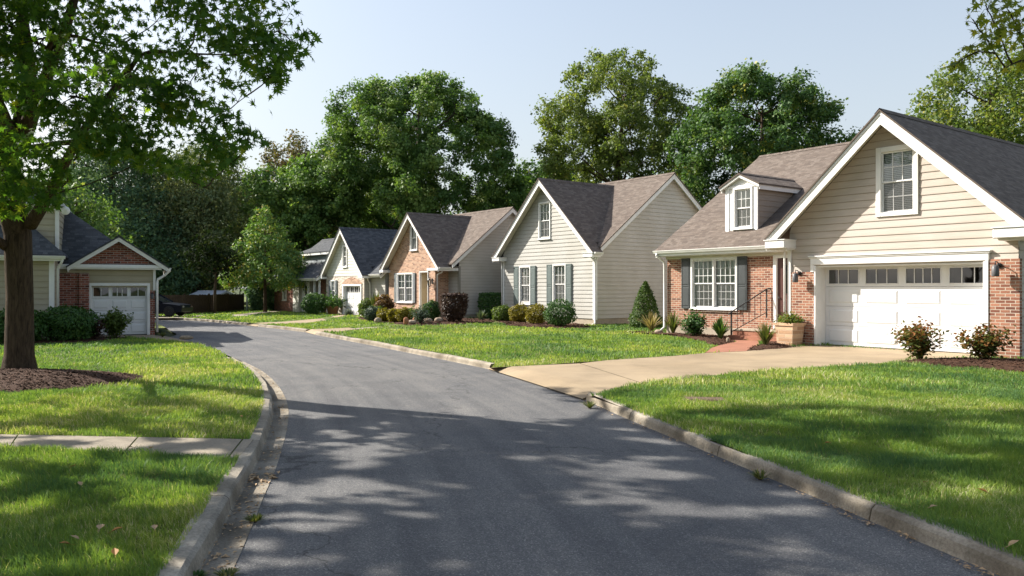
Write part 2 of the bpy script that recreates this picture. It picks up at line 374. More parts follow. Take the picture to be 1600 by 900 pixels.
M['mulch'] = ground_mat('mulch', [(.3, (.028, .013, .008)), (.55, (.095, .047, .027)), (.8, (.17, .095, .058))], 42, 3, 1.0, .05)
M['asphalt'] = asphalt_mat()
M['bark'] = bark_mat('brown_bark', (.03, .022, .016), (.095, .068, .046))
M['bark_grey'] = bark_mat('grey_bark', (.05, .042, .034), (.13, .11, .09))
M['grass'] = leaf_mat('grass_blades', [(0, (0.064, 0.144, 0.060)), (.25, (0.110, 0.206, 0.060)), (.5, (0.184, 0.293, 0.058)), (.7, (0.285, 0.370, 0.075)), (.86, (0.386, 0.413, 0.150)), (1, (0.534, 0.499, 0.330))], .4, (1.25, 1.2, .6))
M['leaf_maple'] = leaf_mat('maple_leaf', [(0, (0.034, 0.081, 0.023)), (.55, (0.065, 0.137, 0.029)), (.85, (0.130, 0.195, 0.034)), (1, (0.260, 0.260, 0.039))], .55, (1.9, 1.9, .45))
M['leaf_oak'] = leaf_mat('oak_leaf', [(0, (0.056, 0.113, 0.034)), (.5, (0.110, 0.194, 0.049)), (.85, (0.189, 0.271, 0.074)), (1, (0.332, 0.347, 0.098))], .3)
M['leaf_oak_olive'] = leaf_mat('olive_oak_leaf', [(0, (0.066, 0.104, 0.030)), (.5, (0.133, 0.179, 0.047)), (.85, (0.217, 0.255, 0.066)), (1, (0.377, 0.339, 0.085))], .35)
M['leaf_oak_dark'] = leaf_mat('dark_oak_leaf', [(0, (0.044, 0.092, 0.031)), (.55, (0.078, 0.152, 0.044)), (.88, (0.163, 0.217, 0.056)), (1, (0.478, 0.413, 0.087))], .3)
M['leaf_cedar'] = leaf_mat('cedar_foliage', [(0, (0.056, 0.106, 0.066)), (.6, (0.106, 0.178, 0.096)), (1, (0.226, 0.274, 0.122))], .2, rough=.8, spec=.05)
M['leaf_shadow'] = leaf_mat('shaded_small_tree_leaf', [(0, (.01, .018, .008)), (.6, (.018, .03, .012)), (1, (.035, .045, .016))], .2, rough=.8, spec=.05)  # tree standing in shade: its darkness is put into the leaf colour
M['leaf_juniper'] = leaf_mat('juniper_foliage', [(0, (0.086, 0.118, 0.062)), (.6, (0.166, 0.205, 0.101)), (1, (0.354, 0.325, 0.141))], .2, rough=.8, spec=.05)
M['leaf_brown'] = leaf_mat('turning_foliage', [(0, (0.066, 0.074, 0.040)), (.5, (0.120, 0.120, 0.056)), (.85, (0.240, 0.152, 0.070)), (1, (0.480, 0.186, 0.098))], .3)
M['leaf_yellow'] = leaf_mat('yellow_green_leaf', [(0, (0.072, 0.102, 0.019)), (.6, (0.144, 0.168, 0.026)), (1, (0.264, 0.252, 0.036))], .45)
M['leaf_branch'] = leaf_mat('branch_leaf', [(0, (.06, .1, .02)), (.6, (.16, .2, .03)), (1, (.3, .28, .04))], .55, (1.5, 1.5, .5))
M['leaf_autumn'] = leaf_mat('autumn_leaf', [(0, (0.049, 0.090, 0.026)), (.5, (0.111, 0.163, 0.039)), (.8, (0.198, 0.227, 0.046)), (1, (0.346, 0.309, 0.052))], .4)
M['leaf_spruce'] = leaf_mat('orange_tipped_needles', [(0, (0.065, 0.144, 0.041)), (.55, (0.138, 0.235, 0.062)), (.78, (0.256, 0.327, 0.069)), (.9, (0.476, 0.348, 0.076)), (1, (0.695, 0.348, 0.083))], .25)
M['leaf_box'] = leaf_mat('boxwood_leaf', [(0, (0.030, 0.076, 0.020)), (.6, (0.060, 0.131, 0.030)), (1, (0.134, 0.202, 0.050))], .25)
M['leaf_bright'] = leaf_mat('bright_shrub_leaf', [(0, (0.060, 0.096, 0.022)), (.6, (0.120, 0.174, 0.036)), (1, (0.204, 0.240, 0.060))], .35)
M['leaf_bright2'] = leaf_mat('cone_evergreen_leaf', [(0, (.035, .07, .015)), (.6, (.07, .12, .025)), (1, (.14, .19, .04))], .3)
M['leaf_gold'] = leaf_mat('golden_shrub_leaf', [(0, (.11, .1, .012)), (.6, (.23, .19, .02)), (1, (.36, .29, .04))], .35)
M['leaf_maroon'] = leaf_mat('maroon_shrub_leaf', [(0, (.03, .016, .012)), (.6, (.06, .032, .02)), (1, (.1, .055, .03))], .25)
M['leaf_russet'] = leaf_mat('russet_shrub_leaf', [(0, (.06, .045, .016)), (.6, (.15, .075, .025)), (1, (.22, .13, .04))], .3)
M['leaf_redtip'] = leaf_mat('red_tipped_leaf', [(0, (.045, .075, .018)), (.5, (.1, .115, .028)), (.75, (.17, .085, .026)), (1, (.22, .08, .03))], .3, (1.2, 1.1, .6), rough=.7, spec=.1)
M['leaf_blue'] = leaf_mat('blue_green_leaf', [(0, (.05, .075, .05)), (.6, (.09, .125, .085)), (1, (.16, .19, .13))], .25)
M['leaf_yucca'] = leaf_mat('yucca_blade', [(0, (.05, .08, .02)), (.6, (.12, .14, .04)), (1, (.3, .25, .1))], .3)
M['leaf_straw'] = leaf_mat('straw_blade', [(0, (.14, .12, .05)), (.6, (.26, .2, .1)), (1, (.4, .32, .18))], .3)
M['leaf_fallen'] = paint('fallen_leaf', (.36, .17, .04), .7, .25, 12)
M['leaf_fallen_tan'] = paint('tan_fallen_leaf', (.42, .28, .15), .7, .2, 12)
M['fence'] = bark_mat('fence_wood', (.04, .028, .02), (.085, .06, .043))
M['car_paint'] = paint('black_car_paint', (.004, .006, .012), .35, .05, 2, .12)
M['car_glass'] = paint('car_glass', (.02, .024, .028), .1, .05, 2, .5)
M['tyre'] = paint('tyre', (.015, .015, .015), .85, .1)
M['rim'] = paint('wheel_rim', (.12, .12, .125), .35, .1)
M['lamp_red'] = paint('tail_lamp', (.25, .02, .02), .2, .1)
M['terracotta'] = paint('terracotta', (.42, .2, .11), .8, .08, 6, .2, .2)
M['planter_brick'] = brick_mat('planter_brick', (.5, .31, .19), (.6, .41, .27), (.55, .42, .3), bw=.5, rh=.12, dark=(.42, .26, .16))
M['stone'] = ground_mat('field_stone', [(.3, (.2, .16, .11)), (.7, (.33, .27, .2))], 14, 3, .6, .02)
M['stone_pale'] = ground_mat('pale_stone', [(.3, (.26, .2, .15)), (.7, (.42, .35, .27))], 10, 3, .5, .02)
M['stone_red'] = ground_mat('red_stone', [(.3, (.26, .11, .06)), (.7, (.4, .2, .12))], 12, 3, .5, .02)
M['lid'] = ground_mat('rusty_lid', [(.3, (.09, .065, .04)), (.7, (.17, .125, .08))], 30, 4, .3)
M['metal_roof'] = paint('pale_metal_roof', (.5, .52, .55), .45, .06)
M['post_white'] = paint('post_white', (.55, .55, .52), .6, .08)
# ------------------------------------------------------------------ house parts
# Local axes of a house: x along its front, y into the house, z up. A front wall is the plane y = yw.
def front(yw): return lambda t, n, z: (t, yw-n, z)
def back(yw): return lambda t, n, z: (t, yw+n, z)
def right(xw): return lambda t, n, z: (xw+n, t, z)
def left(xw): return lambda t, n, z: (xw-n, t, z)

def rect(a, b): return (lambda z: a), (lambda z: b)
def gable_fn(a, b, c, zt, slope, half):
    """wall a..b whose top follows a gable centred on c (roof underside height zt at distance half)"""
    def lim(z): return half-(z-zt)/slope
    return (lambda z: max(a, c-lim(z)) if z > zt else a), (lambda z: min(b, c+lim(z)) if z > zt else b)

def strips(mb, mp, LR, zs, holes, lap=0.0, n0=0.0):
    Lf, Rf = LR
    for z0, z1 in zip(zs[:-1], zs[1:]):
        zm = (z0+z1)/2
        hs = sorted((h[0], h[1]) for h in holes if h[2] < zm < h[3])
        cur = None; segs = []
        for a, b in hs:
            segs.append((cur, a)); cur = b
        segs.append((cur, None))
        for a, b in segs:
            a0 = Lf(z0) if a is None else a; a1 = Lf(z1) if a is None else a
            b0 = Rf(z0) if b is None else b; b1 = Rf(z1) if b is None else b
            if b0 <= a0+.005: continue
            b1 = max(b1, a1)
            mb.poly([mp(a0, n0+lap, z0), mp(b0, n0+lap, z0), mp(b1, n0, z1), mp(a1, n0, z1)], [(a0, 0), (b0, 0), (b1, 1), (a1, 1)] if lap else None)
            if lap:
                mb.poly([mp(a0, n0, z0+.0015), mp(b0, n0, z0+.0015), mp(b0, n0+lap, z0), mp(a0, n0+lap, z0)])

def laps(z0, z1, pitch):
    n = max(1, round((z1-z0)/pitch)); return [z0+(z1-z0)*i/n for i in range(n+1)]
def breaks(z0, z1, holes, step=10):
    zs = {z0, z1}
    for h in holes:
        for z in h[2:4]:
            if z0 < z < z1: zs.add(z)
    zs = sorted(zs); out = [zs[0]]
    for z in zs[1:]:
        while z-out[-1] > step: out.append(out[-1]+step)
        out.append(z)
    return out

def gable_roof(root, axis, a0, a1, c, half, zt, slope, mat, walls=None, fascia=(True, True), fd=.24, name='roof', trim=None, soff=True, eaves=(True, True), cut=None):
    """ridge along local y (axis 'y') or x; (a0, a1) its ends, c the ridge line, half to the eave, zt eave height"""
    P = (lambda a, b, z: (b, a, z)) if axis == 'y' else (lambda a, b, z: (a, b, z))
    top = zt+slope*half; L = math.hypot(half, half*slope); th = .06
    mb = MB()
    e0, e1 = a0-.05, a1+.05
    ext = .04
    for s in (-1, 1):
        eb, ez = c+s*(half+ext), zt-slope*ext
        q = [P(e0, eb, ez), P(e1, eb, ez), P(e1, c, top), P(e0, c, top)]
        uv = [(e0, 0), (e1, 0), (e1, L), (e0, L)]
        if axis == 'y': uv = [(u+17*s, v) for u, v in uv]
        if cut and s == 1:       # beyond cut[0] the eave stops at cut[1], inside the main roof
            yc, xl = cut; zl = top-slope*(xl-c)
            q2 = [P(e0, eb, ez), P(yc, eb, ez), P(yc, xl, zl), P(e1, xl, zl), P(e1, c, top), P(e0, c, top)]; v2 = L*(half-(xl-c))/half
            mb.poly(q2, [(e0+17, 0), (yc+17, 0), (yc+17, v2), (e1+17, v2), (e1+17, L), (e0+17, L)]); mb.poly([(x, y, z-th) for x, y, z in q2][::-1])
            q = [P(e0, eb, ez), P(yc, eb, ez), P(yc, c, top), P(e0, c, top)]; lo = [(x, y, z-th) for x, y, z in q]
            mb.poly([q[0], q[1], lo[1], lo[0]]); mb.poly([q[3], q[0], lo[0], lo[3]]); mb.poly([P(yc, eb, ez), P(yc, xl, zl), P(yc, xl, zl-th), P(yc, eb, ez-th)])
            continue
        mb.poly(q, uv)
        lo = [(x, y, z-th) for x, y, z in q]
        mb.poly(lo[::-1])
        mb.poly([q[0], q[1], lo[1], lo[0]], [(e0, 0), (e1, 0), (e1, .02), (e0, .02)])
        mb.poly([q[1], q[2], lo[2], lo[1]]); mb.poly([q[3], q[0], lo[0], lo[3]])
    # ridge cap
    cw = .15
    for s in (-1, 1):
        q = [P(e0, c, top+.035), P(e1, c, top+.035), P(e1, c+s*cw, top-slope*cw+.022), P(e0, c+s*cw, top-slope*cw+.022)]
        mb.poly(q, [(0, e0), (0, e1), (cw, e1), (cw, e0)])
    roof = mb.build(name, mat, root)
    tm = MB(); trim = trim or M['white']
    dv = fd*math.sqrt(1+slope*slope)
    for k, (a, sgn) in enumerate(((a0, -1), (a1, 1))):
        if not fascia[k]: continue
        for s in (-1, 1):
            zz = -th-.002
            pts = [P(a, c+s*half, zt+zz), P(a, c, top+zz), P(a, c, top+zz-dv), P(a, c+s*half, zt+zz-dv*.98)]
            tm.prism(pts, P(-sgn*.035, 0, 0) if axis == 'x' else (0, -sgn*.035, 0))
            # thin shingle mould on the top edge of the board
            pts2 = [P(a+sgn*.018, c+s*(half+.01), zt+zz-.004), P(a+sgn*.018, c, top+zz-.004), P(a+sgn*.018, c, top+zz-.09), P(a+sgn*.018, c+s*(half+.01), zt+zz-.09)]
            tm.prism(pts2, P(-sgn*.018, 0, 0) if axis == 'x' else (0, -sgn*.018, 0))
    for k, s in enumerate((-1, 1)):
        if not eaves[k]: continue
        b0, b1 = sorted((c+s*half, c+s*(half-.03)))
        z1 = zt-th-.012; z0 = z1-.17
        ae = cut[0] if cut and s == 1 else a1-.04
        pa = [P(a0+.04, b0, z0), P(ae, b0, z0), P(ae, b1, z0), P(a0+.04, b1, z0)]
        tm.prism(pa, (0, 0, z1-z0))
    if tm.v: tm.build('fascia', trim, roof)
    if soff and walls:
        sf = MB()
        for k, (a, w) in enumerate(((a0, walls[0]), (a1, walls[1]))):
            if not fascia[k] or abs(a-w) < .05: continue
            for s in (-1, 1):
                zz = -th-.05
                sf.poly([P(a, c+s*half, zt+zz), P(w, c+s*half, zt+zz), P(w, c, top+zz), P(a, c, top+zz)])
        if sf.v: sf.build('soffit', M['soffit'], roof)
    return roof

def gutter(root, pts, r=.065, mat=None):
    """open K-style trough along an eave: pts two ends, (ox, oy) is outward"""
    (x0, y0, z), (x1, y1, _), (ox, oy) = pts
    prof = [(0, 0), (0, -.11), (.07, -.11), (.095, -.06), (.12, -.02), (.12, .0), (.108, 0), (.085, -.055), (.062, -.097), (.012, -.097), (.012, 0)]
    mb = MB()
    ring = [[(x+ox*p, y+oy*p, z+q) for p, q in prof] for x, y in ((x0, y0), (x1, y1))]
    n = len(prof)
    for i in range(n):
        j = (i+1) % n; mb.poly([ring[0][i], ring[1][i], ring[1][j], ring[0][j]])
    mb.poly(ring[0][:6]); mb.poly(ring[1][:6])
    return mb.build('gutter', mat or M['white'], root)
def downspout(root, pts, w=.045):
    mb = MB(); mb.tube(pts, w, 8); return mb.build('downspout', M['white'], root, True)

def window(root, yw, x0, x1, z0, z1, units=1, cols=3, rows=2, trim=.1, sill=True, shutters=None, sw=.42, blinds=False, louvre=False, proud=.03, screen=True):
    """double hung window in the front wall y = yw; x0..z1 is the outside of its casing"""
    f = MB(); t = trim; y = yw-proud
    f.bev(x0, x0+t, y-.03, yw+.06, z0, z1, .008); f.bev(x1-t, x1, y-.03, yw+.06, z0, z1, .008)
    f.bev(x0+t, x1-t, y-.03, yw+.06, z1-t, z1, .008); f.bev(x0+t, x1-t, y-.03, yw+.06, z0, z0+t*.8, .008)
    if sill: f.bev(x0-.03, x1+.03, y-.075, yw+.02, z0-.035, z0+.004, .01)
    win = f.build('window', M['white'], root)
    fr = MB(); pn = MB(); cu = MB(); sc_ = MB(); sn = MB()
    ix0, ix1, iz0, iz1 = x0+t, x1-t, z0+t*.8, z1-t
    mw = .07
    W = (ix1-ix0-mw*(units-1))/units
    for k in range(units):
        a = ix0+k*(W+mw); b = a+W; zm = (iz0+iz1)/2
        if k: fr.bev(a-mw, a, y-.025, yw+.06, iz0, iz1, .006)
        for up in (1, 0):
            s0, s1 = (zm-.02, iz1) if up else (iz0, zm+.02)
            yy = yw+.005 if up else yw+.04
            s = .045
            fr.bev(a, a+s, yy, yy+.035, s0, s1, .005); fr.bev(b-s, b, yy, yy+.035, s0, s1, .005)
            fr.bev(a+s, b-s, yy, yy+.035, s1-s, s1, .005); fr.bev(a+s, b-s, yy, yy+.035, s0, s0+s, .005)
            g0, g1, h0, h1 = a+s, b-s, s0+s, s1-s
            for i in range(1, cols):
                u = g0+(g1-g0)*i/cols; fr.box(u-.009, u+.009, yy+.006, yy+.024, h0, h1)
            for i in range(1, rows):
                v = h0+(h1-h0)*i/rows; fr.box(g0, g1, yy+.0075, yy+.0225, v-.009, v+.009)
            pn.poly([(g0, yy+.02, h0), (g1, yy+.02, h0), (g1, yy+.02, h1), (g0, yy+.02, h1)])
        # cloth or blind some way behind the glass
        yc = yw+.1
        if blinds:
            n = int((iz1-iz0)/.05)
            for i in range(n):
                zz = iz0+(iz1-iz0)*i/n
                cu.poly([(a, yc, zz), (b, yc, zz), (b, yc+.028, zz+.04), (a, yc+.028, zz+.04)])
        else:
            n = 44; prev = None
            ph = rnd.random()*6
            for i in range(n+1):
                u = a+(b-a)*i/n; d = .028*math.sin(i*1.05+ph)+.014*math.sin(i*.43+ph*2)
                cur = (u, yc+d)
                if prev: cu.poly([(prev[0], prev[1], iz0), (cur[0], cur[1], iz0), (cur[0], cur[1], iz1), (prev[0], prev[1], iz1)])
                prev = cur
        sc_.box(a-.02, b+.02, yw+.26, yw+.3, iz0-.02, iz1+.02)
        sn.poly([(a+.045, yw+.034, iz0+.03), (b-.045, yw+.034, iz0+.03), (b-.045, yw+.034, zm-.02), (a+.045, yw+.034, zm-.02)])
    fr.build('sash', M['white'], win); pn.build('pane', M['glass'], win)
    cu.build('blind' if blinds else 'curtain', M['curtain'], win); sn.build('insect_screen', M['mesh_screen'], win); sc_.build('dark_backing', M['dark_room'], win)
    if shutters:
        for a in (x0-sw-.02, x1+.02):
            s = MB(); b = a+sw; ys = yw-proud
            s.bev(a, b, ys-.03, ys, z0, z1, .008)
            fw = .055; zm = z0+(z1-z0)*.45
            for p0, p1 in ((z0+fw*1.4, zm-fw/2), (zm+fw/2, z1-fw*1.4)):
                # raised stiles and rails round each field
                s.bev(a+fw, b-fw, ys-.045, ys-.028, p0+.03, p1-.03, .014)
            s.bev(a, a+fw, ys-.045, ys-.029, z0, z1, .006); s.bev(b-fw, b, ys-.045, ys-.029, z0, z1, .006)
            for p0, p1 in ((z0, z0+fw*1.4), (zm-fw/2, zm+fw/2), (z1-fw*1.4, z1)):
                s.bev(a+fw, b-fw, ys-.044, ys-.029, p0, p1, .006)
            s.build('shutter', M[shutters], root)
    return win

def garage_door(root, yd, x0, x1, z0, z1, cols, rows=4, lites=(3, 3, 4, 3), label=None):
    d = MB(); pn = MB(); mu = MB()
    H = (z1-z0)/rows; Wd = (x1-x0)/cols
    bk = MB()
    for r in range(rows):
        a, b = z0+r*H, z0+(r+1)*H
        if r < rows-1:
            d.bev(x0, x1, yd, yd+.05, a+.004, b-.004, .006)
            for c in range(cols):
                u0, u1 = x0+c*Wd+Wd*.1, x0+(c+1)*Wd-Wd*.1
                # pressed panel: sunk groove then raised field
                g = .04; za, zb = a+H*.17, b-H*.17
                o = [(u0, za), (u1, za), (u1, zb), (u0, zb)]; i = [(u0+g, za+g), (u1-g, za+g), (u1-g, zb-g), (u0+g, zb-g)]
                for k in range(4):
                    l = (k+1) % 4
                    d.poly([(o[k][0], yd-.002, o[k][1]), (o[l][0], yd-.002, o[l][1]), (i[l][0], yd-.02, i[l][1]), (i[k][0], yd-.02, i[k][1])])
                d.poly([(p, yd-.02, q) for p, q in i])
        else:
            hs = []
            for c in range(cols):
                u0, u1 = x0+c*Wd+Wd*.1, x0+(c+1)*Wd-Wd*.1; hs.append((u0, u1, a+H*.16, b-H*.14))
            strips(d, lambda t, n, z: (t, yd-n, z), rect(x0, x1), breaks(a+.004, b, hs), hs)
            for c, (u0, u1, p, q) in enumerate(hs):
                f = .022
                d.bev(u0-f, u0, yd-.022, yd+.02, p-f, q+f, .006); d.bev(u1, u1+f, yd-.022, yd+.02, p-f, q+f, .006)
                d.bev(u0, u1, yd-.022, yd+.02, p-f, p, .006); d.bev(u0, u1, yd-.022, yd+.02, q, q+f, .006)
                n = lites[c % len(lites)]
                for i in range(1, n):
                    u = u0+(u1-u0)*i/n; d.box(u-.011, u+.011, yd-.008, yd+.012, p, q)
                pn.poly([(u0, yd+.014, p), (u1, yd+.014, p), (u1, yd+.014, q), (u0, yd+.014, q)])
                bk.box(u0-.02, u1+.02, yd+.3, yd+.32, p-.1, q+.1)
    door = d.build('garage_door', M['door_white'], root)
    pn.build('pane', M['glass_dark'], door); bk.build('dark_backing', M['dark_room'], door)
    # rubber seal under the door
    s = MB(); s.box(x0, x1, yd+.005, yd+.04, z0-.02, z0+.003); s.build('bottom_seal', M['tyre'], door)
    return door

def wall_lamp(root, x, yw, z, s=1.0):
    m = MB()
    m.lathe([(.0, .0), (.055*s, .004), (.055*s, .02*s), (.03*s, .03*s)], (x, yw-.03*s, z+.02*s), 12, 'y')
    m.tube([(x, yw-.02*s, z+.02*s), (x, yw-.1*s, z+.09*s), (x, yw-.19*s, z+.1*s), (x, yw-.2*s, z+.02*s)], .011*s, 8)
    lamp = m.build('wall_lamp', M['black_metal'], root, True)
    b = MB(); b.lathe([(.02*s, .03*s), (.05*s, .01*s), (.07*s, -.01*s), (.072*s, -.2*s), (.066*s, -.21*s), (.066*s, -.2*s)], (x, yw-.2*s, z), 14)
    b.build('lamp_shade', M['pewter'], lamp, True)
    return lamp

def lantern(root, x, yw, z, s=1.0):
    m = MB()
    m.box(x-.05*s, x+.05*s, yw-.02, yw, z-.1*s, z+.12*s)
    m.tube([(x, yw-.02, z+.05*s), (x, yw-.1*s, z+.16*s), (x, yw-.14*s, z+.12*s)], .012*s, 6)
    m.lathe([(.01, .14*s), (.03*s, .11*s), (.085*s, .05*s), (.085*s, .04*s)], (x, yw-.14*s, z), 6)
    for k in range(6):
        a = k*math.pi/3; m.tube([(x+.075*s*math.cos(a), yw-.14*s+.075*s*math.sin(a), z+.04*s), (x+.055*s*math.cos(a), yw-.14*s+.055*s*math.sin(a), z-.17*s)], .008*s, 4)
    m.lathe([(.06*s, -.17*s), (.06*s, -.19*s), (.02*s, -.22*s)], (x, yw-.14*s, z), 6)
    l = m.build('wall_lantern', M['black_metal'], root)
    g = MB(); g.lathe([(.07*s, .035*s), (.05*s, -.165*s)], (x, yw-.14*s, z), 6); g.build('pane', M['glass'], l)
    return l

def panel_door(root, yw, x0, x1, z0, z1, mat, glass=(.25, .75, .5, .9)):
    d = MB()
    gx0, gx1 = x0+(x1-x0)*glass[0], x0+(x1-x0)*glass[1]; gz0, gz1 = z0+(z1-z0)*glass[2], z0+(z1-z0)*glass[3]
    hs = [(gx0, gx1, gz0, gz1)]
    strips(d, front(yw), rect(x0, x1), breaks(z0, z1, hs), hs)
    w = x1-x0
    for a, b in ((.12, .46), (.54, .88)):
        d.bev(x0+w*a, x0+w*b, yw-.018, yw, z0+.2, z0+(z1-z0)*.42, .015)
    f = .03
    d.bev(gx0-f, gx0, yw-.015, yw+.02, gz0-f, gz1+f, .005); d.bev(gx1, gx1+f, yw-.015, yw+.02, gz0-f, gz1+f, .005)
    d.bev(gx0, gx1, yw-.015, yw+.02, gz0-f, gz0, .005); d.bev(gx0, gx1, yw-.015, yw+.02, gz1, gz1+f, .005)
    door = d.build('front_door', mat, root)
    p = MB(); p.poly([(gx0, yw+.01, gz0), (gx1, yw+.01, gz0), (gx1, yw+.01, gz1), (gx0, yw+.01, gz1)]); p.build('pane', M['glass_dark'], door)
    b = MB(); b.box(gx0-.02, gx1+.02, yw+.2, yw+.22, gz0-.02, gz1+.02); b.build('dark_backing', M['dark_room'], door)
    h = MB(); h.lathe([(.0, 0), (.028, .002), (.02, -.03), (.033, -.05), (.02, -.075), (0.001, -.08)], (x0+.07, yw, z0+(z1-z0)*.44), 10, 'y'); h.build('handle', M['pewter'], door, True)
    return door
def door_frame(root, yw, x0, x1, z0, z1, w=.09):
    f = MB()
    f.bev(x0-w, x0, yw-.05, yw+.06, z0, z1+w, .008); f.bev(x1, x1+w, yw-.05, yw+.06, z0, z1+w, .008); f.bev(x0, x1, yw-.05, yw+.06, z1, z1+w, .008)
    return f.build('door_frame', M['white'], root)
def posts(root, name, boxes, mat):
    for b in boxes:
        m = MB(); m.box(*b); m.build(name, mat, root)

RZ = math.atan2(-.8, .6)

# ------------------------------------------------------------------ house with the double garage
def house_garage():
    h = thing('brick_and_siding_house', 'tan sided and orange brick house with wide white double garage door and roof dormer', 'house', (9.71, 24.73, 0), RZ)
    # --- garage wing: front wall y=0
    cx, half, zt, sl = 2.05, 3.8, 3.42, .91
    gz = lambda d: zt-.14
    LR = gable_fn(-1.28, 5.38, cx, zt-.14, sl, half)
    op = (-.38, 4.58, -1, 2.5); gw = (1.7, 2.77, 3.95, 5.8)
    mb = MB(); top = zt+sl*half-.16
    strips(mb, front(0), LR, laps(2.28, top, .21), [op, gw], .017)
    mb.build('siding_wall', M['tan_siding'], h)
    b = MB()
    b.box(-1.28, -.38, -.05, .1, -.1, 2.3); b.cut(); b.box(4.68, 5.42, -.05, .1, -.1, 2.55)
    b.build_each('brick_pier', M['brick'], h)
    s = MB()
    strips(s, left(-1.28), rect(0, 4), laps(0, 3.4, .21), [], .02); strips(s, right(5.38), rect(0, 12), laps(0, 3.4, .21), [], .02)
    s.build('side_wall', M['tan_siding'], h)
    ft = MB()
    ft.bev(-1.33, -1.2, -.065, .02, .1, 3.3, .01)
    ft.build('corner_board', M['white'], h)
    # garage surround: jamb liner, head and side casing
    g = MB()
    g.box(-.38, -.33, -.06, .56, 0, 2.5); g.box(4.55, 4.6, -.06, .56, 0, 2.5); g.box(-.33, 4.55, .003, .56, 2.45, 2.52)
    g.bev(-.5, -.38, -.075, -.002, 2.3, 2.52, .008); g.bev(4.6, 4.69, -.075, -.002, 0, 2.52, .008)
    g.bev(-.5, 4.7, -.08, -.002, 2.52, 2.76, .01); g.bev(-.56, 4.76, -.13, -.002, 2.76, 2.8, .012); g.bev(-.535, 4.735, -.105, -.002, 2.72, 2.7599, .01)
    g.build('garage_surround', M['white'], h)
    garage_door(h, .5, -.33, 4.55, 0.02, 2.45, 4)
    wall_lamp(h, -.88, -.05, 2.24, 1.25); wall_lamp(h, 4.95, -.05, 2.36, 1.25)
    window(h, 0, 1.62, 2.85, 3.87, 5.89, 1, 3, 2, .15, False, None, blinds=True)
    # roof of the wing
    gable_roof(h, 'y', -.6, 13, cx, half, zt, sl, M['shingle'], (0, 13), (True, False), .27)
    # cornice returns
    r = MB()
    for a, bb in ((cx-half-.02, -1.05), (5.02, cx+half+.02)):
        r.bev(a, bb, -.64, .0, zt-.36, zt-.1, .02)
        r.prism([(a+.05, -.44, zt-.36), (bb-.04, -.44, zt-.36), (bb-.04, -.002, zt-.36), (a+.05, -.002, zt-.36)], (0, .0, -.05))
        r.box(a-.03, bb+.03, -.67, -.002, zt-.1, zt-.075); r.cut()
    r.build_each('cornice_return', M['white'], h)
    # --- main body: porch wall y=1.5
    yp = 1.5
    hp = [(-6.6, -4.48, 1.05, 2.92), (-2.83, -1.9, .36, 2.86)]
    w = MB(); strips(w, front(yp), rect(-7.85, -1.26), breaks(.3, 3.0, hp), hp)
    # rowlock sill under the window
    for k in range(24):
        a = -6.72+k*.1; w.box(a, a+.088, yp-.06, yp-.001, .9, .985)
    w.build('porch_wall', M['brick'], h)
    fd = MB(); fd.box(-7.86, -4.0, yp-.04, yp+.2, -.2, .3); fd.box(-7.86, -7.6, yp+.2, 13, -.2, .3); fd.build('foundation', M['foundation'], h)
    sd = MB()
    strips(sd, left(-7.85), gable_fn(yp, 14.3, 7.9, 3.2, .642, 6.6), laps(.3, 7.4, .24), [], .02)
    strips(sd, back(14.3), rect(-7.85, 0), laps(0, 3.2, .24), [], .02); strips(sd, right(0), gable_fn(yp, 14.3, 7.9, 3.2, .642, 6.6), laps(3.2, 7.4, .24), [], .02)
    sd.build('end_wall', M['tan_siding'], h)
    window(h, yp, -6.63, -4.45, 1.0, 2.95, 2, 4, 3, .09, True, 'shutter_dark', .42)
    panel_door(h, yp+.03, -2.78, -1.9, .4, 2.82, M['front_door']); door_frame(h, yp, -2.8, -1.88, .38, 2.84, .13)
    rf = gable_roof(h, 'x', -8.1, .15, 7.9, 6.8, 3.3, .65, M['shingle'], (-7.85, 0), (True, True), .2)
    sf = MB(); sf.box(-8.06, -1.3, 1.13, yp+.02, 3.03, 3.06); sf.bev(-7.9, -1.3, yp-.05, yp+.02, 2.93, 3.03, .008); sf.build('porch_soffit', M['soffit'], h)
    gutter(h, ((-8.16, 1.09, 3.27), (-1.8, 1.09, 3.27), (0, -1)))
    downspout(h, [(-8.0, 1.03, 3.16), (-8.0, 1.03, 3.08), (-7.92, 1.36, 2.85), (-7.92, 1.4, 2.7), (-7.92, 1.4, .25), (-7.92, 1.2, .12)])
    downspout(h, [(-1.42, -.02, 3.3), (-1.4, -.1, 3.0), (-1.4, -.1, .25)], .035)
    # dormer
    y0 = 2.1; x0, x1 = -5.45, -4.03; zb, ze, xc = 3.8, 5.66, -4.74
    f = MB(); dh = [(-5.02, -4.3, 4.07, 5.5)]
    strips(f, front(y0), gable_fn(x0, x1, xc, ze-.05, .52, .74), breaks(zb, 6.02, dh, .2), dh)
    f.bev(x0-.02, x0+.16, y0-.03, y0, zb, ze-.06, .008); f.bev(x1-.16, x1+.02, y0-.03, y0, zb, ze-.06, .008)
    f.bev(x0-.04, x1+.04, y0-.05, y0, 5.52, 5.62, .01)
    dm = f.build('dormer', M['white'], h)
    ck = MB()
    for sx in (x0, x1):
        mp = right(sx) if sx == x1 else left(sx)
        for i in range(9):
            z0 = zb+i*.205; z1 = z0+.205
            yb0 = 1.1+(z0-3.3)/.65+.1; yb1 = 1.1+(z1-3.3)/.65+.1
            ck.poly([mp(y0, .018, z0), mp(yb0, .018, z0), mp(yb1, 0, z1), mp(y0, 0, z1)])
            ck.poly([mp(y0, 0, z0), mp(yb0, 0, z0), mp(yb0, .018, z0), mp(y0, .018, z0)])
    ck.build('dormer_cheek', M['tan_siding'], dm)
    window(h, y0, -5.1, -4.22, 4.0, 5.56, 1, 3, 2, .09, True)
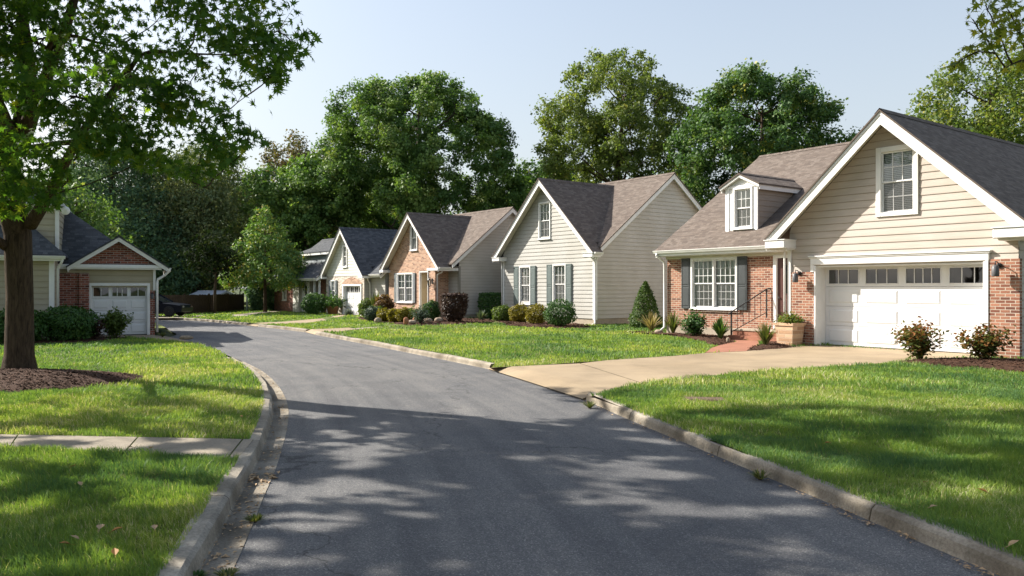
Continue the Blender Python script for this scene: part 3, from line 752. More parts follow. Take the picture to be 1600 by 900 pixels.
    gable_roof(h, 'y', y0-.14, 5.6, xc, .86, ze-.02, .5, M['shingle'], (y0, 5), (True, False), .1, 'dormer_roof')
    # porch step, landing and rail
    st = MB(); st.box(-4.0, -1.3, .62, yp-.045, -.1, .3); st.box(-3.95, -1.34, .3, .618, -.1, .15); st.build('porch_step', M['red_paving'], h)
    ld = MB(); ld.bev(-4.03, -1.29, .59, yp-.05, .302, .36, .01); ld.build('porch_landing', M['foundation'], h)
    rl = MB()
    p0, p1 = Vector((-3.9, .42, 0)), Vector((-3.15, 1.4, 0))
    def at(t, z): p = p0.lerp(p1, t); return (p.x, p.y, z)
    rl.box(p0.x-.022, p0.x+.022, p0.y-.022, p0.y+.022, .15, 1.02)
    rl.box(p1.x-.02, p1.x+.02, p1.y-.02, p1.y+.02, .75, 1.76)
    rl.tube([at(-.08, .86), at(0, .96), at(1, 1.76), at(1.12, 1.79)], .022, 8); rl.tube([at(0, .26), at(1, .95)], .014, 6)
    for k in range(1, 6):
        t = k/6; rl.tube([at(t, .26+.69*t), at(t, .96+.8*t)], .01, 6)
    rl.tube([(-3.98, .5, .3), (-3.98, .5, .86), (-3.9, .42, .88)], .014, 6)
    rl.build('hand_rail', M['black_metal'], h)
    return h
house_garage()

# ------------------------------------------------------------------ cream house with green shutters
def house_cream():
    h = thing('cream_siding_house', 'cream sided gabled house with two green-shuttered ground floor windows', 'house', (4.03, 38.8, 0), RZ)
    cx, half, zt, sl = -3.74, 4.12, 3.58, .95
    LR = gable_fn(-7.49, 0, cx, zt-.14, sl, half)
    W1, W2, W3 = (-6.02, -5.02, .92, 2.98), (-3.17, -2.13, .98, 3.02), (-4.33, -3.35, 4.36, 6.3)
    ins = lambda w: (w[0]+.08, w[1]-.08, w[2]+.08, w[3]-.08)
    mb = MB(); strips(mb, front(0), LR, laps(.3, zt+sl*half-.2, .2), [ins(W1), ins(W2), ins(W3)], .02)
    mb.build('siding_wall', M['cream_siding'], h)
    for w, s in ((W1, 1), (W2, 1), (W3, 0)):
        window(h, 0, *w, 1, 3, 2, .08, True, 'shutter_green' if s else None, .44)
    # main body, its gable end faces +x
    s = MB(); my, mh, mz, ms = 5.3, 5.35, 3.72, .765
    strips(s, right(0), gable_fn(0, 10.6, my, mz-.1, ms, mh), laps(.3, 7.7, .2), [], .02)
    s.build('side_wall', M['taupe_siding'], h)
    s = MB(); strips(s, left(-7.6), gable_fn(0, 10.6, my, mz-.1, ms, mh), laps(.3, 7.7, .2), [], .02); strips(s, back(10.6), rect(-7.6, 0), laps(.3, 3.7, .2), [], .02)
    s.build('end_wall', M['taupe_siding'], h)
    f = MB(); f.box(-7.47, -.02, .02, 10.5, -.3, .298); f.build('foundation', M['foundation'], h)
    c = MB(); c.bev(-.12, .03, -.05, .0, .25, zt-.1, .01); c.box(.0, .032, .0, .12, .25, zt-.1); c.cut(); c.bev(-7.53, -7.4, -.05, 0, .25, zt-.1, .01); c.build_each('corner_board', M['white'], h)
    gable_roof(h, 'y', -.5, 6, cx, half, zt, sl, M['shingle'], (0, 6), (True, False), .22, cut=(.12, -.1))
    gable_roof(h, 'x', -7.9, .32, my, mh-.15, mz+.115, ms, M['shingle'], (-7.6, 0), (False, True), .2, eaves=(False, True))
    r = MB()
    for a, b in ((cx-half-.02, -7.2), (-.3, cx+half+.02)):
        r.bev(a, b, -.54, -.002, zt-.3, zt-.1, .02); r.box(a-.03, b+.03, -.57, -.002, zt-.1, zt-.08); r.cut()
    r.build_each('cornice_return', M['white'], h)
    gutter(h, ((.45, -.5, zt-.06), (.45, 0.06, zt-.06), (1, 0)))
    downspout(h, [(.38, -.2, zt-.2), (.3, -.15, zt-.35), (.1, -.08, zt-.6), (.08, -.08, zt-.75), (.08, -.08, .1), (.1, -.25, .05)])
    downspout(h, [(-7.62, -.1, zt-.3), (-7.55, -.09, zt-.55), (-7.55, -.09, .2)], .035)
    return h
house_cream()

S3 = .95
# ------------------------------------------------------------------ house with the brick gable
def house_brick():
    h = thing('brick_gable_house', 'brown roofed house with orange brick front gable and grey-shuttered double window', 'house', (-3.64*S3, 46.9*S3, EYE*(1-S3)), RZ); h.scale = (S3, S3, S3)
    cx, half, zt, sl = -4.15, 3.65, 3.08, .94
    LR = gable_fn(-7.5, -1.65, cx, zt-.14, sl, half)
    W1 = (-6.34, -4.28, .87, 2.76); W3 = (-4.62, -3.72, 4.15, 5.75); D = (-3.45, -2.45, -1, 2.83)
    ins = lambda w: (w[0]+.07, w[1]-.07, w[2]+.07, w[3]-.07)
    hs = [ins(W1), ins(W3), D]
    b = MB(); strips(b, front(0), LR, breaks(-.4, zt+sl*half-.15, hs, .25), hs)
    b.build('brick_wall', M['brick_orange'], h)
    b = MB(); strips(b, right(-1.65), rect(0, 1), breaks(-.4, 3.0, []), []); b.build('brick_return', M['brick_orange'], h)
    lt = MB(); lt.bev(-3.62, -2.3, -.05, .02, 2.84, 3.05, .01); lt.build('brick_lintel', M['brick_orange'], h)
    window(h, 0, *W1, 2, 2, 2, .09, True, 'shutter_grey', .3); window(h, 0, *W3, 1, 2, 1, .08, True)
    # porch alcove behind the doorway
    a = MB(); a.poly([(-3.45, 0, 0), (-3.45, 1.2, 0), (-3.45, 1.2, 2.83), (-3.45, 0, 2.83)]); a.poly([(-2.45, 0, 0), (-2.45, 1.2, 0), (-2.45, 1.2, 2.83), (-2.45, 0, 2.83)])
    a.poly([(-3.45, 1.2, 0), (-2.45, 1.2, 0), (-2.45, 1.2, 2.83), (-3.45, 1.2, 2.83)]); a.poly([(-3.45, 0, 2.83), (-2.45, 0, 2.83), (-2.45, 1.2, 2.83), (-3.45, 1.2, 2.83)])
    a.build('porch_alcove', paint('alcove_paint', (.55, .46, .32), .7, .05), h)
    f = MB(); f.bev(-3.5, -3.42, -.05, .1, 0, 2.83, .008); f.bev(-2.48, -2.42, -.05, .1, 0, 2.83, .008); f.bev(-3.42, -2.48, -.04, .1, 2.76, 2.83, .008); f.build('door_frame', M['white'], h)
    lantern(h, -1.98, 0, 2.2, 1.5)
    my, mh, mz, ms = 4.72, 4.45, 3.28, .8
    D0 = .96
    s = MB(); strips(s, front(D0), rect(-1.65, -.5), laps(.2, 3.1, .2), [], .02); s.build('siding_wall', M['cream_siding'], h)
    s = MB(); strips(s, right(-.5), gable_fn(D0, 8.6, my, mz-.1, ms, mh), laps(.2, 6.7, .18), [], .02); s.build('side_wall', M['taupe_siding'], h)
    s = MB(); strips(s, left(-7.6), gable_fn(D0, 8.6, my, mz-.1, ms, mh), laps(.2, 6.7, .2), [], .02); strips(s, back(8.6), rect(-7.6, -.5), laps(.2, 3.2, .2), [], .02); s.build('end_wall', M['taupe_siding'], h)
    f = MB(); f.box(-7.4, -.52, D0+.02, 8.5, -.5, .2); f.build('foundation', M['foundation'], h)
    c = MB(); c.bev(-.6, -.47, D0-.04, D0, .2, 3.1, .008); c.box(-.5, -.468, D0, D0+.1, .2, 3.1); c.build('corner_board', M['cream_siding'], h)
    gable_roof(h, 'y', -.5, 5.2, cx, half, zt, sl, M['shingle'], (0, 5), (True, False), .2, cut=(.6, -.75))
    gable_roof(h, 'x', -7.9, -.15, my, mh, mz, ms, M['shingle'], (-7.6, -.5), (False, True), .2, eaves=(False, True))
    r = MB(); r.bev(cx-half-.02, -7.3, -.54, -.002, zt-.28, zt-.1, .02)
    r.cut(); r.bev(-1.75, cx+half+.02, -.54, .9, zt-.26, zt-.1, .02); r.build_each('cornice_return', M['white'], h)
    gutter(h, ((-.46, -.5, zt-.05), (-.46, .3, zt-.05), (1, 0)))
    downspout(h, [(-.5, -.2, zt-.15), (-.7, -.1, zt-.35), (-1.5, .1, zt-.45), (-1.6, .12, zt-.6), (-1.6, .12, .1)])
    return h
house_brick()

# ------------------------------------------------------------------ small house with the narrow white gable
def house_narrow():
    h = thing('white_gable_house', 'white sided narrow gabled house with single garage door and charcoal roof', 'house', (-9.0, 51.0, 0), RZ)
    cx, half, zt, sl = -3.75, 3.36, 2.68, .95
    LR = gable_fn(-6.85, -.94, cx, zt-.12, sl, half)
    G = (-3.98, -1.38, -1, 1.98); W1 = (-6.0, -5.3, .9, 2.34); W3 = (-4.15, -3.4, 3.2, 4.67)
    ins = lambda w: (w[0]+.06, w[1]-.06, w[2]+.06, w[3]-.06)
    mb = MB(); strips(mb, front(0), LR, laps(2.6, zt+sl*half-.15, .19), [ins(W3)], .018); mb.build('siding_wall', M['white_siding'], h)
    b = MB(); hs = [ins(W1), G]; strips(b, front(0), rect(-6.85, -.94), breaks(-.1, 2.6, hs), hs); b.build('brick_wall', M['brick_pale'], h)
    # segmental brick arch over the garage
    ar = MB(); n = 14; pts = []
    for i in range(n+1):
        t = i/n; pts.append((-4.2+3.0*t, -.05, 2.12+.4*math.sin(math.pi*t)))
    ar.prism(pts+[(-1.2, -.05, 2.06), (-4.2, -.05, 2.06)], (0, .049, 0)); ar.build('brick_arch', M['brick_orange'], h)
    window(h, 0, *W1, 1, 2, 2, .07, True, 'shutter_grey', .28); window(h, 0, *W3, 1, 2, 2, .09, True)
    g = MB(); g.bev(-4.16, -3.96, -.06, .2, 0, 2.05, .01); g.bev(-1.4, -1.25, -.06, .2, 0, 2.05, .01); g.bev(-3.96, -1.4, -.06, .2, 1.93, 2.05, .01); g.build('garage_surround', M['white'], h)
    garage_door(h, .15, -3.96, -1.4, .02, 1.93, 4, 4, (2,))
    s = MB(); strips(s, front(.45), rect(-.94, 1.1), laps(0, 2.6, .19), [], .018); s.build('front_wall', M['cream_siding'], h)
    s = MB(); strips(s, right(-.94), rect(0, .45), laps(0, 2.6, .19), [], .018); strips(s, right(1.1), gable_fn(.45, 8.8, 4.6, 2.65, .7, 4.4), laps(0, 5.6, .19), [], .018)
    strips(s, left(-6.85), gable_fn(0, 8.8, 4.6, 2.65, .7, 4.4), laps(0, 5.6, .19), [], .018); strips(s, back(8.8), rect(-6.85, 1.1), laps(0, 2.7, .19), [], .018)
    s.build('side_wall', M['cream_siding'], h)
    gable_roof(h, 'y', -.4, 5.0, cx, half, zt, sl, M['shingle_blue'], (0, 5), (True, False), .22, cut=(.5, -.95))
    gable_roof(h, 'x', -7.0, 1.15, 4.6, 4.5, 2.72, .69, M['shingle_blue'], (-6.85, 1.1), (False, True), .2)
    r = MB(); r.bev(cx-half-.02, -6.7, -.42, -.002, zt-.25, zt-.09, .02); r.cut(); r.bev(-1.0, cx+half+.02, -.42, .0, zt-.25, zt-.09, .02); r.build_each('cornice_return', M['white'], h)
    gutter(h, ((-.5, .08, 2.68), (1.15, .08, 2.68), (0, -1)))
    downspout(h, [(-.55, .0, 2.55), (-.8, .2, 2.3), (-.82, .35, 2.1), (-.82, .38, .1)]); 
    m = MB(); m.lathe([(.0, 0), (.2, .03), (.36, .12), (.37, .13), (.2, .05), (0.01, .02)], (.9, 3.2, 5.15), 16, 'y'); m.tube([(.9, 3.25, 5.15), (.9, 3.5, 4.9)], .03, 6)
    m.build('satellite_dish', M['white'], h, True)
    return h
house_narrow()

# ------------------------------------------------------------------ far house with the shed dormer
def house_far():
    h = thing('shed_dormer_house', 'dark roofed house with long shed dormer and white front door behind the small tree', 'house', (-13.2, 56.0, 0), RZ)
    hs = [(-7.6, -6.9, .9, 2.2)]
    b = MB(); strips(b, front(0), rect(-9.5, -5.6), breaks(-.1, 2.5, hs), hs); b.build('front_brick_wall', M['brick_red'], h); b = MB(); strips(b, front(1.0), rect(-3.0, -.75), breaks(-.1, 2.5, []), []); b.build('brick_wall', M['brick_red'], h)
    w = MB(); strips(w, front(0), rect(-5.6, -4.5), laps(-.1, 2.5, .2), [], .015); strips(w, front(.25), rect(-4.5, -3.0), laps(-.1, 2.5, .2), [(-4.3, -3.2, 0, 2.2)], .015); strips(w, right(-4.5), rect(0, .25), laps(-.1, 2.5, .2), []); strips(w, right(-3.0), rect(.25, 1), laps(-.1, 2.5, .2), []); w.build('siding_wall', M['white_siding'], h)
    window(h, 0, -7.66, -6.84, .84, 2.26, 1, 2, 2, .07, True)
    panel_door(h, .28, -4.25, -3.3, .02, 2.15, M['door_white']); door_frame(h, .25, -4.27, -3.28, 0, 2.17, .09)
    s = MB(); strips(s, right(-.75), gable_fn(1, 8.4, 4.2, 2.6, .72, 4.2), laps(-.1, 5.4, .2), [], .015); strips(s, left(-9.5), gable_fn(0, 8.4, 4.2, 2.6, .72, 4.2), laps(-.1, 5.4, .2), [], .015); strips(s, back(8.4), rect(-9.5, -.75), laps(-.1, 2.6, .2), [], .015); s.build('side_wall', M['blue_siding'], h)
    gable_roof(h, 'x', -9.8, -.5, 4.2, 4.5, 2.55, .72, M['shingle_blue'], (-9.5, -.75), (True, True), .18)
    posts(h, 'porch_post', [(-1.75, -1.63, .0, .12, 0, 2.4), (-.87, -.75, .0, .12, 0, 2.4)], M['white'])
    gutter(h, ((-9.7, -.32, 2.5), (-.55, -.32, 2.5), (0, -1)))
    d = MB(); strips(d, front(1.3), rect(-7.0, -1.0), laps(3.2, 4.42, .18), [], .015); strips(d, right(-1.0), rect(1.3, 4), laps(3.2, 4.5, .18), [], .015); strips(d, left(-7.0), rect(1.3, 4), laps(3.2, 4.5, .18), [], .015)
    dm = d.build('dormer', M['blue_siding'], h)
    r = MB(); q = [(-7.3, 1.0, 4.5), (-.7, 1.0, 4.5), (-.7, 4.25, 5.75), (-7.3, 4.25, 5.75)]
    r.poly(q, [(0, 0), (8, 0), (8, 3.5), (0, 3.5)]); lo = [(x, y, z-.08) for x, y, z in q]; r.poly(lo[::-1]); r.poly([q[1], q[2], lo[2], lo[1]]); r.poly([q[3], q[0], lo[0], lo[3]]); r.poly([q[0], q[1], lo[1], lo[0]])
    r.build('dormer_roof', M['shingle_blue'], dm)
    f = MB(); f.box(-7.28, -.72, 1.02, 1.06, 4.26, 4.42); f.build('fascia', M['white'], dm)
    return h
house_far()

# ------------------------------------------------------------------ left house with the brick pediment
def house_left():
    h = thing('brick_pediment_house', 'khaki sided house with brick pediment over a white single garage door', 'house', (-15.77, 30.0, 0), R(25))
    G = (0.0, 1.9, -1, 1.9); x1 = 2.15
    w = MB(); strips(w, front(0), rect(-1.2, x1), laps(1.62, 2.68, .2), [G], .018); w.build('siding_wall', M['khaki_siding'], h)
    b = MB(); b.box(-.4, -.07, -.16, -.02, -.1, 2.34); b.cut(); b.box(-1.3, -.4, -.04, .0, -.1, 2.36); b.cut(); b.box(2.0, x1+.02, -.05, .0, -.1, 1.7); b.build_each('brick_pier', M['brick_red'], h)
    cx, half, zt, sl = .93, 1.7, 2.63, .67
    b = MB(); strips(b, front(-.03), gable_fn(cx-1.4, cx+1.4, cx, zt-.1, sl, half), breaks(2.7, 3.68, [], .2), []); b.build('brick_pediment', M['brick_red'], h)
    g = MB(); g.bev(-.08, 0, -.07, .12, 0, 1.88, .01); g.bev(1.9, 2.0, -.07, .12, 0, 1.88, .01); g.bev(-.08, 2.0, -.075, .12, 1.88, 1.98, .01); g.build('garage_surround', M['white'], h)
    garage_door(h, .1, 0, 1.9, .02, 1.88, 3, 4, (2, 3, 2))
    gable_roof(h, 'y', -.35, 5, cx, half, zt, sl, M['shingle_blue'], (0, 5), (True, False), .13)
    t = MB(); t.bev(-1.2, 2.5, -.3, -.001, 2.54, 2.68, .015); t.box(-1.2, 2.4, -.26, -.001, 2.5, 2.54); t.build('frieze_board', M['white'], h)
    s = MB(); strips(s, right(x1), rect(0, 6), laps(0, 2.7, .2), [], .018); strips(s, back(6), rect(-1, x1), laps(0, 2.7, .2), [], .018); s.build('side_wall', M['khaki_siding'], h)
    c = MB(); c.bev(x1-.04, x1+.05, -.06, 0, 1.7, 2.5, .008); c.build('corner_board', M['white'], h)
    gutter(h, ((cx+half, -.35, zt-.06), (cx+half, 5, zt-.06), (1, 0)))
    downspout(h, [(2.7, -.25, zt-.15), (2.5, -.15, zt-.35), (2.27, -.1, zt-.5), (2.25, -.1, zt-.65), (2.25, -.1, .1)])
    wl = wall_lamp(h, 2.08, -.05, 1.55, .8)
    # main block in front, wall y=-1.5
    m = MB(); strips(m, front(-1.5), rect(-10, -1.1), laps(0, 2.82, .2), [], .018); strips(m, right(-1.1), rect(-1.5, 0), laps(0, 2.82, .2), [], .018); m.build('front_wall', M['khaki_siding'], h)
    c = MB(); c.bev(-1.25, -1.08, -1.55, -1.49, 0, 2.82, .01); c.build('corner_board', M['white'], h)
    r = MB(); ze = 2.96
    A0, B0 = (-10.4, -1.9, ze), (-.75, -1.9, ze); B1, A1 = (-2.9, .4, 5.0), (-10.4, .4, 5.0)
    def slab(q):
        a = Vector(q[0]); u = (Vector(q[1])-a).normalized(); nrm = (Vector(q[1])-a).cross(Vector(q[-1])-a).normalized(); v = nrm.cross(u)
        r.poly(q, [((Vector(p)-a).dot(u), (Vector(p)-a).dot(v)) for p in q]); r.poly([(x, y, z-.07) for x, y, z in q][::-1])
        for i in range(len(q)):
            j = (i+1) % len(q); r.poly([q[i], q[j], (q[j][0], q[j][1], q[j][2]-.07), (q[i][0], q[i][1], q[i][2]-.07)])
    slab([A0, B0, B1, A1]); slab([B0, (-.75, 2.7, ze), B1])
    z2 = 2.74
    C0, C1, D1, D0 = (-10.4, 0, z2), (1.9, 0, z2), (-2.3, 3.0, 5.9), (-10.4, 3.0, 5.9)
    slab([C0, C1, D1, D0]); slab([C1, (1.9, 6.0, z2), D1]); slab([(1.9, 6.0, z2), (-10.4, 6.0, z2), D0, D1])
    r.build('roof', M['shingle_blue'], h)
    f = MB(); f.bev(-10.4, -.78, -1.86, -1.83, 2.74, 2.88, .006); f.box(-10.3, -.8, -1.83, -1.49, 2.76, 2.78); f.build('fascia', M['white'], h)
    gutter(h, ((-10.4, -1.86, 2.92), (-.72, -1.86, 2.92), (0, -1)))
    downspout(h, [(-.8, -1.9, 2.8), (-.85, -1.8, 2.68), (-.97, -1.57, 2.48), (-.97, -1.57, .1)], .04)
    u = MB(); strips(u, front(-.7), rect(-3.6, -1.03), laps(3.0, 4.7, .2), [], .018); strips(u, right(-1.03), rect(-.7, 3), laps(3.0, 4.7, .2), [], .018); up = u.build('upper_wall', M['khaki_siding'], h)
    c = MB(); c.bev(-1.13, -1.0, -.75, -.7, 3.0, 4.6, .01); c.bev(-3.7, -.95, -.76, -.7, 4.6, 4.76, .01); c.build('corner_board', M['white'], up)
    q = MB(); q.box(-3.9, -.85, -1.0, 3, 4.76, 4.86); q.build('upper_roof', M['metal_roof'], up)
    d = MB(); d.lathe([(0, 0), (.08, .01), (.15, .05), (.155, .055), (.08, .02), (.01, .01)], (-.8, -.8, 4.6), 14, 'y'); d.build('satellite_dish', M['white'], up, True)
    e = MB(); strips(e, back(6), rect(-10, -1.0), laps(0, 2.7, .2), []); strips(e, left(-10), rect(-1.5, 6), laps(0, 2.8, .2), []); e.build('end_wall', M['khaki_siding'], h)
    return h
house_left()

def house_back():
    h = thing('background_house', 'distant house whose grey roof shows between the cream and garage houses', 'house', (15.2, 60, 0), RZ)
    s = MB()
    strips(s, front(0), rect(-5, 5), laps(0, 5.2, .2), [], .015); strips(s, right(5), gable_fn(0, 8, 4, 5.1, .8, 4), laps(0, 8.2, .2), [], .015); strips(s, left(-5), gable_fn(0, 8, 4, 5.1, .8, 4), laps(0, 8.2, .2), [], .015); strips(s, back(8), rect(-5, 5), laps(0, 5.2, .2), [], .015)
    s.build('wall', M['taupe_siding'], h)
    gable_roof(h, 'x', -5.3, 5.3, 4, 4.4, 5.0, .78, M['shingle_blue'], (-5, 5), (True, True), .2)
house_back()
# ------------------------------------------------------------------ ground, road, kerbs
def smooth(pts, n=8):
    P = np.array(pts, float); out = []
    s = np.concatenate([[0], np.cumsum(np.linalg.norm(np.diff(P, axis=0), axis=1)+1e-9)])
    d = np.diff(P, axis=0)/np.diff(s)[:, None]; h = np.diff(s)
    tg = np.vstack([d[:1], (d[:-1]*h[1:, None]+d[1:]*h[:-1, None])/(h[1:]+h[:-1])[:, None], d[-1:]])
    for i in range(len(P)-1):
        for k in range(n):
            t = k/n; out.append((2*t**3-3*t*t+1)*P[i]+(t**3-2*t*t+t)*h[i]*tg[i]+(-2*t**3+3*t*t)*P[i+1]+(t**3-t*t)*h[i]*tg[i+1])
    out.append(P[-1]); return np.array(out)
def normals(P):
    d = np.gradient(P, axis=0); d /= np.linalg.norm(d, axis=1)[:, None]+1e-9
    return np.stack([-d[:, 1], d[:, 0]], 1)       # to the left of travel
def arc(P): return np.concatenate([[0], np.cumsum(np.linalg.norm(np.diff(P, axis=0), axis=1))])
def resample(P, n):
    s = arc(P); t = np.linspace(0, s[-1], n)
    return np.stack([np.interp(t, s, P[:, 0]), np.interp(t, s, P[:, 1])], 1)
ZR = -.12
leftA = smooth([(2.4, -16), (.6, -7), (-.75, 0)] + gps([(360, 900), (378, 860), (395, 820), (411, 779), (427, 743), (439, 707), (448, 672), (451, 645), (446, 622), (432, 600), (411, 581), (380, 565)], ZR))
leftB = smooth([tuple(leftA[-1])] + gps([(345, 551), (318, 541), (290, 533), (262, 527)], ZR) + [(-13.5, 31.8), (-15.5, 36.2), (-17.8, 40.3), (-22.5, 44.0), (-34, 46.4)])
leftL = np.vstack([leftA, leftB[1:]])
rightA = smooth([(9.0, -16), (6.7, -7), (4.65, 0)] + gps([(1570, 903), (1500, 873), (1400, 831), (1300, 788), (1200, 746), (1100, 704), (1000, 663), (930, 632), (915, 625)], ZR))
rightB = smooth(gps([(765, 577), (700, 563.5), (650, 553.5), (590, 541.5), (530, 530), (493, 523.2)], ZR))
rightC = smooth(gps([(478, 519.3), (440, 514.5), (403, 510.4)], ZR))
rightD = smooth(gps([(386, 508.8), (360, 506), (330, 503), (300, 501), (250, 499.5)], ZR) + [(-36, 48.5)])
rightL = np.vstack([rightA, rightB, rightC, rightD])

g = MB(); g.poly([(-900, -300, -.22), (900, -300, -.22), (900, 1500, -.22), (-900, 1500, -.22)])
tag(g.build('ground', M['soil']), 'bare earth under the lawns running out to the horizon', 'ground', kind='structure')
n = 160
Lr, Rr = resample(leftL, n), resample(rightL, n); sL = arc((Lr+Rr)/2)
rd = MB()
for i in range(n-1):
    for k in range(8):
        a, b = k/8, (k+1)/8
        f = lambda q, t: tuple(Lr[q]*(1-t)+Rr[q]*t)
        cz = lambda t: ZR+.02*math.sin(math.pi*t)
        rd.poly([(*f(i, a), cz(a)), (*f(i, b), cz(b)), (*f(i+1, b), cz(b)), (*f(i+1, a), cz(a))], [(a*5, sL[i]), (b*5, sL[i]), (b*5, sL[i+1]), (a*5, sL[i+1])])
tag(rd.build('road', M['asphalt'], smooth=True), 'dark asphalt road curving away to the left between kerbs', 'road', kind='structure')

def kerb(name, P, prof, side, label, ends=True):
    """prof: (offset away from the road, z); side +1 when the kerb lies left of travel"""
    P = resample(P, max(12, int(arc(P)[-1]/.22))); Nn = normals(P)*side
    k = MB(); S = arc(P)
    wob = [.012*math.sin(s*.9)+.006*math.sin(s*3.1)+.004*rnd.uniform(-1, 1) for s in S]
    rows = []
    for i in range(len(P)):
        rows.append([(P[i][0]+Nn[i][0]*(o+(wob[i] if j in (len(prof)-2, len(prof)-3) else 0)), P[i][1]+Nn[i][1]*(o+(wob[i] if j in (len(prof)-2, len(prof)-3) else 0)), z+wob[i]*.5*(z > -.05)) for j, (o, z) in enumerate(prof)])
    joint = 0
    for i in range(len(P)-1):
        for j in range(len(prof)-1):
            v0, v1 = j/(len(prof)-1), (j+1)/(len(prof)-1); k.poly([rows[i][j], rows[i+1][j], rows[i+1][j+1], rows[i][j+1]], [(S[i], v0), (S[i+1], v0), (S[i+1], v1), (S[i], v1)])
    if ends:
        for r in (rows[0], rows[-1]): k.poly(r+[(r[-1][0], r[-1][1], -.2), (r[0][0], r[0][1], -.2)])
    return tag(k.build(name, M['kerb_concrete'], smooth=False), label, 'kerb', kind='structure')
PAN = [(0, ZR-.02), (0, ZR+.006), (.1, ZR-.002), (.22, ZR-.008), (.235, ZR+.01), (.25, -.02), (.275, .008), (.41, .012), (.42, -.05)]
FACE = [(-.01, ZR-.02), (0, ZR+.01), (.02, -.03), (.045, .004), (.15, .008), (.16, -.05)]
kerb('kerb', leftA, PAN, 1, 'left kerb with a concrete gutter pan round the bend')
kerb('kerb', rightA, FACE, -1, 'right kerb in front of the near lawn, worn rolled concrete')
kerb('kerb', rightB, FACE, -1, 'low kerb beyond the wide driveway along the cream house lawn')
kerb('kerb', rightC, FACE, -1, 'short kerb between the two narrow driveways')
kerb('kerb', rightD, FACE, -1, 'far kerb at the bend below the small street tree')

nl = normals(leftA); nr = normals(rightA); nB = normals(rightB); nC = normals(rightC); nD = normals(rightD)
gl_edge = [tuple(p) for p in leftA+nl*.38]
gr_edge = [tuple(p) for p in rightA-nr*.1]
gB_edge = [tuple(p) for p in rightB-nB*.2]; gC_edge = [tuple(p) for p in np.vstack([rightC-nC*.2, rightD-nD*.2])]
lawnL = gl_edge+gps([(345, 549.5), (308, 537), (261, 532), (205, 527.5)])+[(-14.3, 30.9), (-15.75, 36.4), (-18.0, 40.6), (-22.7, 44.3), (-34, 46.7), (-70, 46), (-70, -16)]
drv_r = gps([(925, 619), (960, 607), (1010, 598), (1100, 588.5), (1200, 579), (1300, 573), (1390, 567)])
lawnA = gr_edge+drv_r+[(10.2, 20.3), (12.6, 20.9), (16, 17), (60, 10), (60, -16)]
drv_l = gps([(768, 574.5), (850, 570), (950, 563), (1050, 556.5), (1105, 552)])
lawnB = gB_edge[::-1]+drv_l[:]+gps([(1165, 549), (1205, 545), (1250, 542)])+[(9.6, 25.0), (14, 20), (60, 20), (120, 60), (120, 160), (-120, 160), (-120, 60), (-36.2, 49)]+gC_edge[::-1]
def sheet(name, poly, z, mat, label, cat, kind='structure', skirt=0, grid=False):
    m = MB(); p = [(x, y, z) if not hasattr(z, '__len__') else (x, y, z[i]) for i, (x, y) in enumerate(poly)]
    m.poly(p)
    if skirt:
        for i in range(len(p)):
            j = (i+1) % len(p); a, b = p[i], p[j]; m.poly([a, b, (b[0], b[1], b[2]-skirt), (a[0], a[1], a[2]-skirt)])
    return tag(m.build(name, mat), label, cat, kind=kind)
sheet('lawn', lawnL, 0, M['lawn'], 'left lawn around the big maple tree', 'lawn')
sheet('lawn', lawnA, 0, M['lawn'], 'near right lawn in front of the double garage', 'lawn')
sheet('lawn', lawnB, 0, M['lawn'], 'long lawn in front of the cream and brick houses', 'lawn')

# wide driveway: apron slopes to the road, slabs with a joint
a0, a1 = tuple(rightB[0]), tuple(rightA[-1])
road_pts = [tuple(np.array(a1)*(1-t)+np.array(a0)*t) for t in (0, .25, .5, .75, 1)]
far_pts = gps([(785, 573.6), (850, 585.5), (960, 607)])
dw = MB()
jl, jr = gp(905, 568), gp(1003, 599)
in0, in1 = gp(800, 572.8), gp(960, 607)
e0, e1 = np.array(a0)+np.array((.12, -.05)), np.array(a1)
NQ = 10; rows_ = []
for i in range(NQ+1):
    t = i/NQ; a_ = np.array(a0)*(1-t)+np.array(a1)*t+np.array((-.06, -.04)); b_ = np.array(in0)*(1-t)+np.array(in1)*t
    rows_.append([(*(a_*(1-q)+b_*q), ZR+.026+(.004-ZR-.026)*(1-(1-q)**1.6)) for q in (0, .12, .35, .65, 1)])
for i in range(NQ):
    for j in range(4): dw.poly([rows_[i][j], rows_[i+1][j], rows_[i+1][j+1], rows_[i][j+1]])
dw.poly([(*in0, .004), (*jl, .004), (*jr, .004), (*in1, .004)])
side0 = [(*gp(768, 574.5), -.004), (*gp(800, 572.8), .003), rows_[0][3], rows_[0][2], rows_[0][1]]
dw.poly(side0); dw.poly([(*gp(925, 619), -.004), (*gp(960, 607), .003), rows_[-1][3], rows_[-1][2], rows_[-1][1]][::-1])
gj = .02
jl2, jr2 = (jl[0]+gj, jl[1]+.004), (jr[0]+gj, jr[1]+.004)
def H1(x, y): return (9.71+.6*x+.8*y, 24.73-.8*x+.6*y)
dw.poly([(*jl2, .004), *[(*p, .004) for p in gps([(950, 563), (1050, 556.5), (1105, 551.5), (1165, 548.5), (1205, 545)])], (*H1(-1.25, -.15), .004), (*H1(-.4, -.08), .004), (*H1(-.4, .5), .004), (*H1(4.6, .5), .004), (*H1(4.6, -.6), .004), *[(*p, .004) for p in gps([(1440, 563), (1390, 567), (1300, 573), (1200, 579), (1100, 588.5), (1010, 598)])], (*jr2, .004)])
tag(dw.build('driveway', M['concrete']), 'wide tan concrete driveway leading to the double garage', 'driveway', kind='structure')

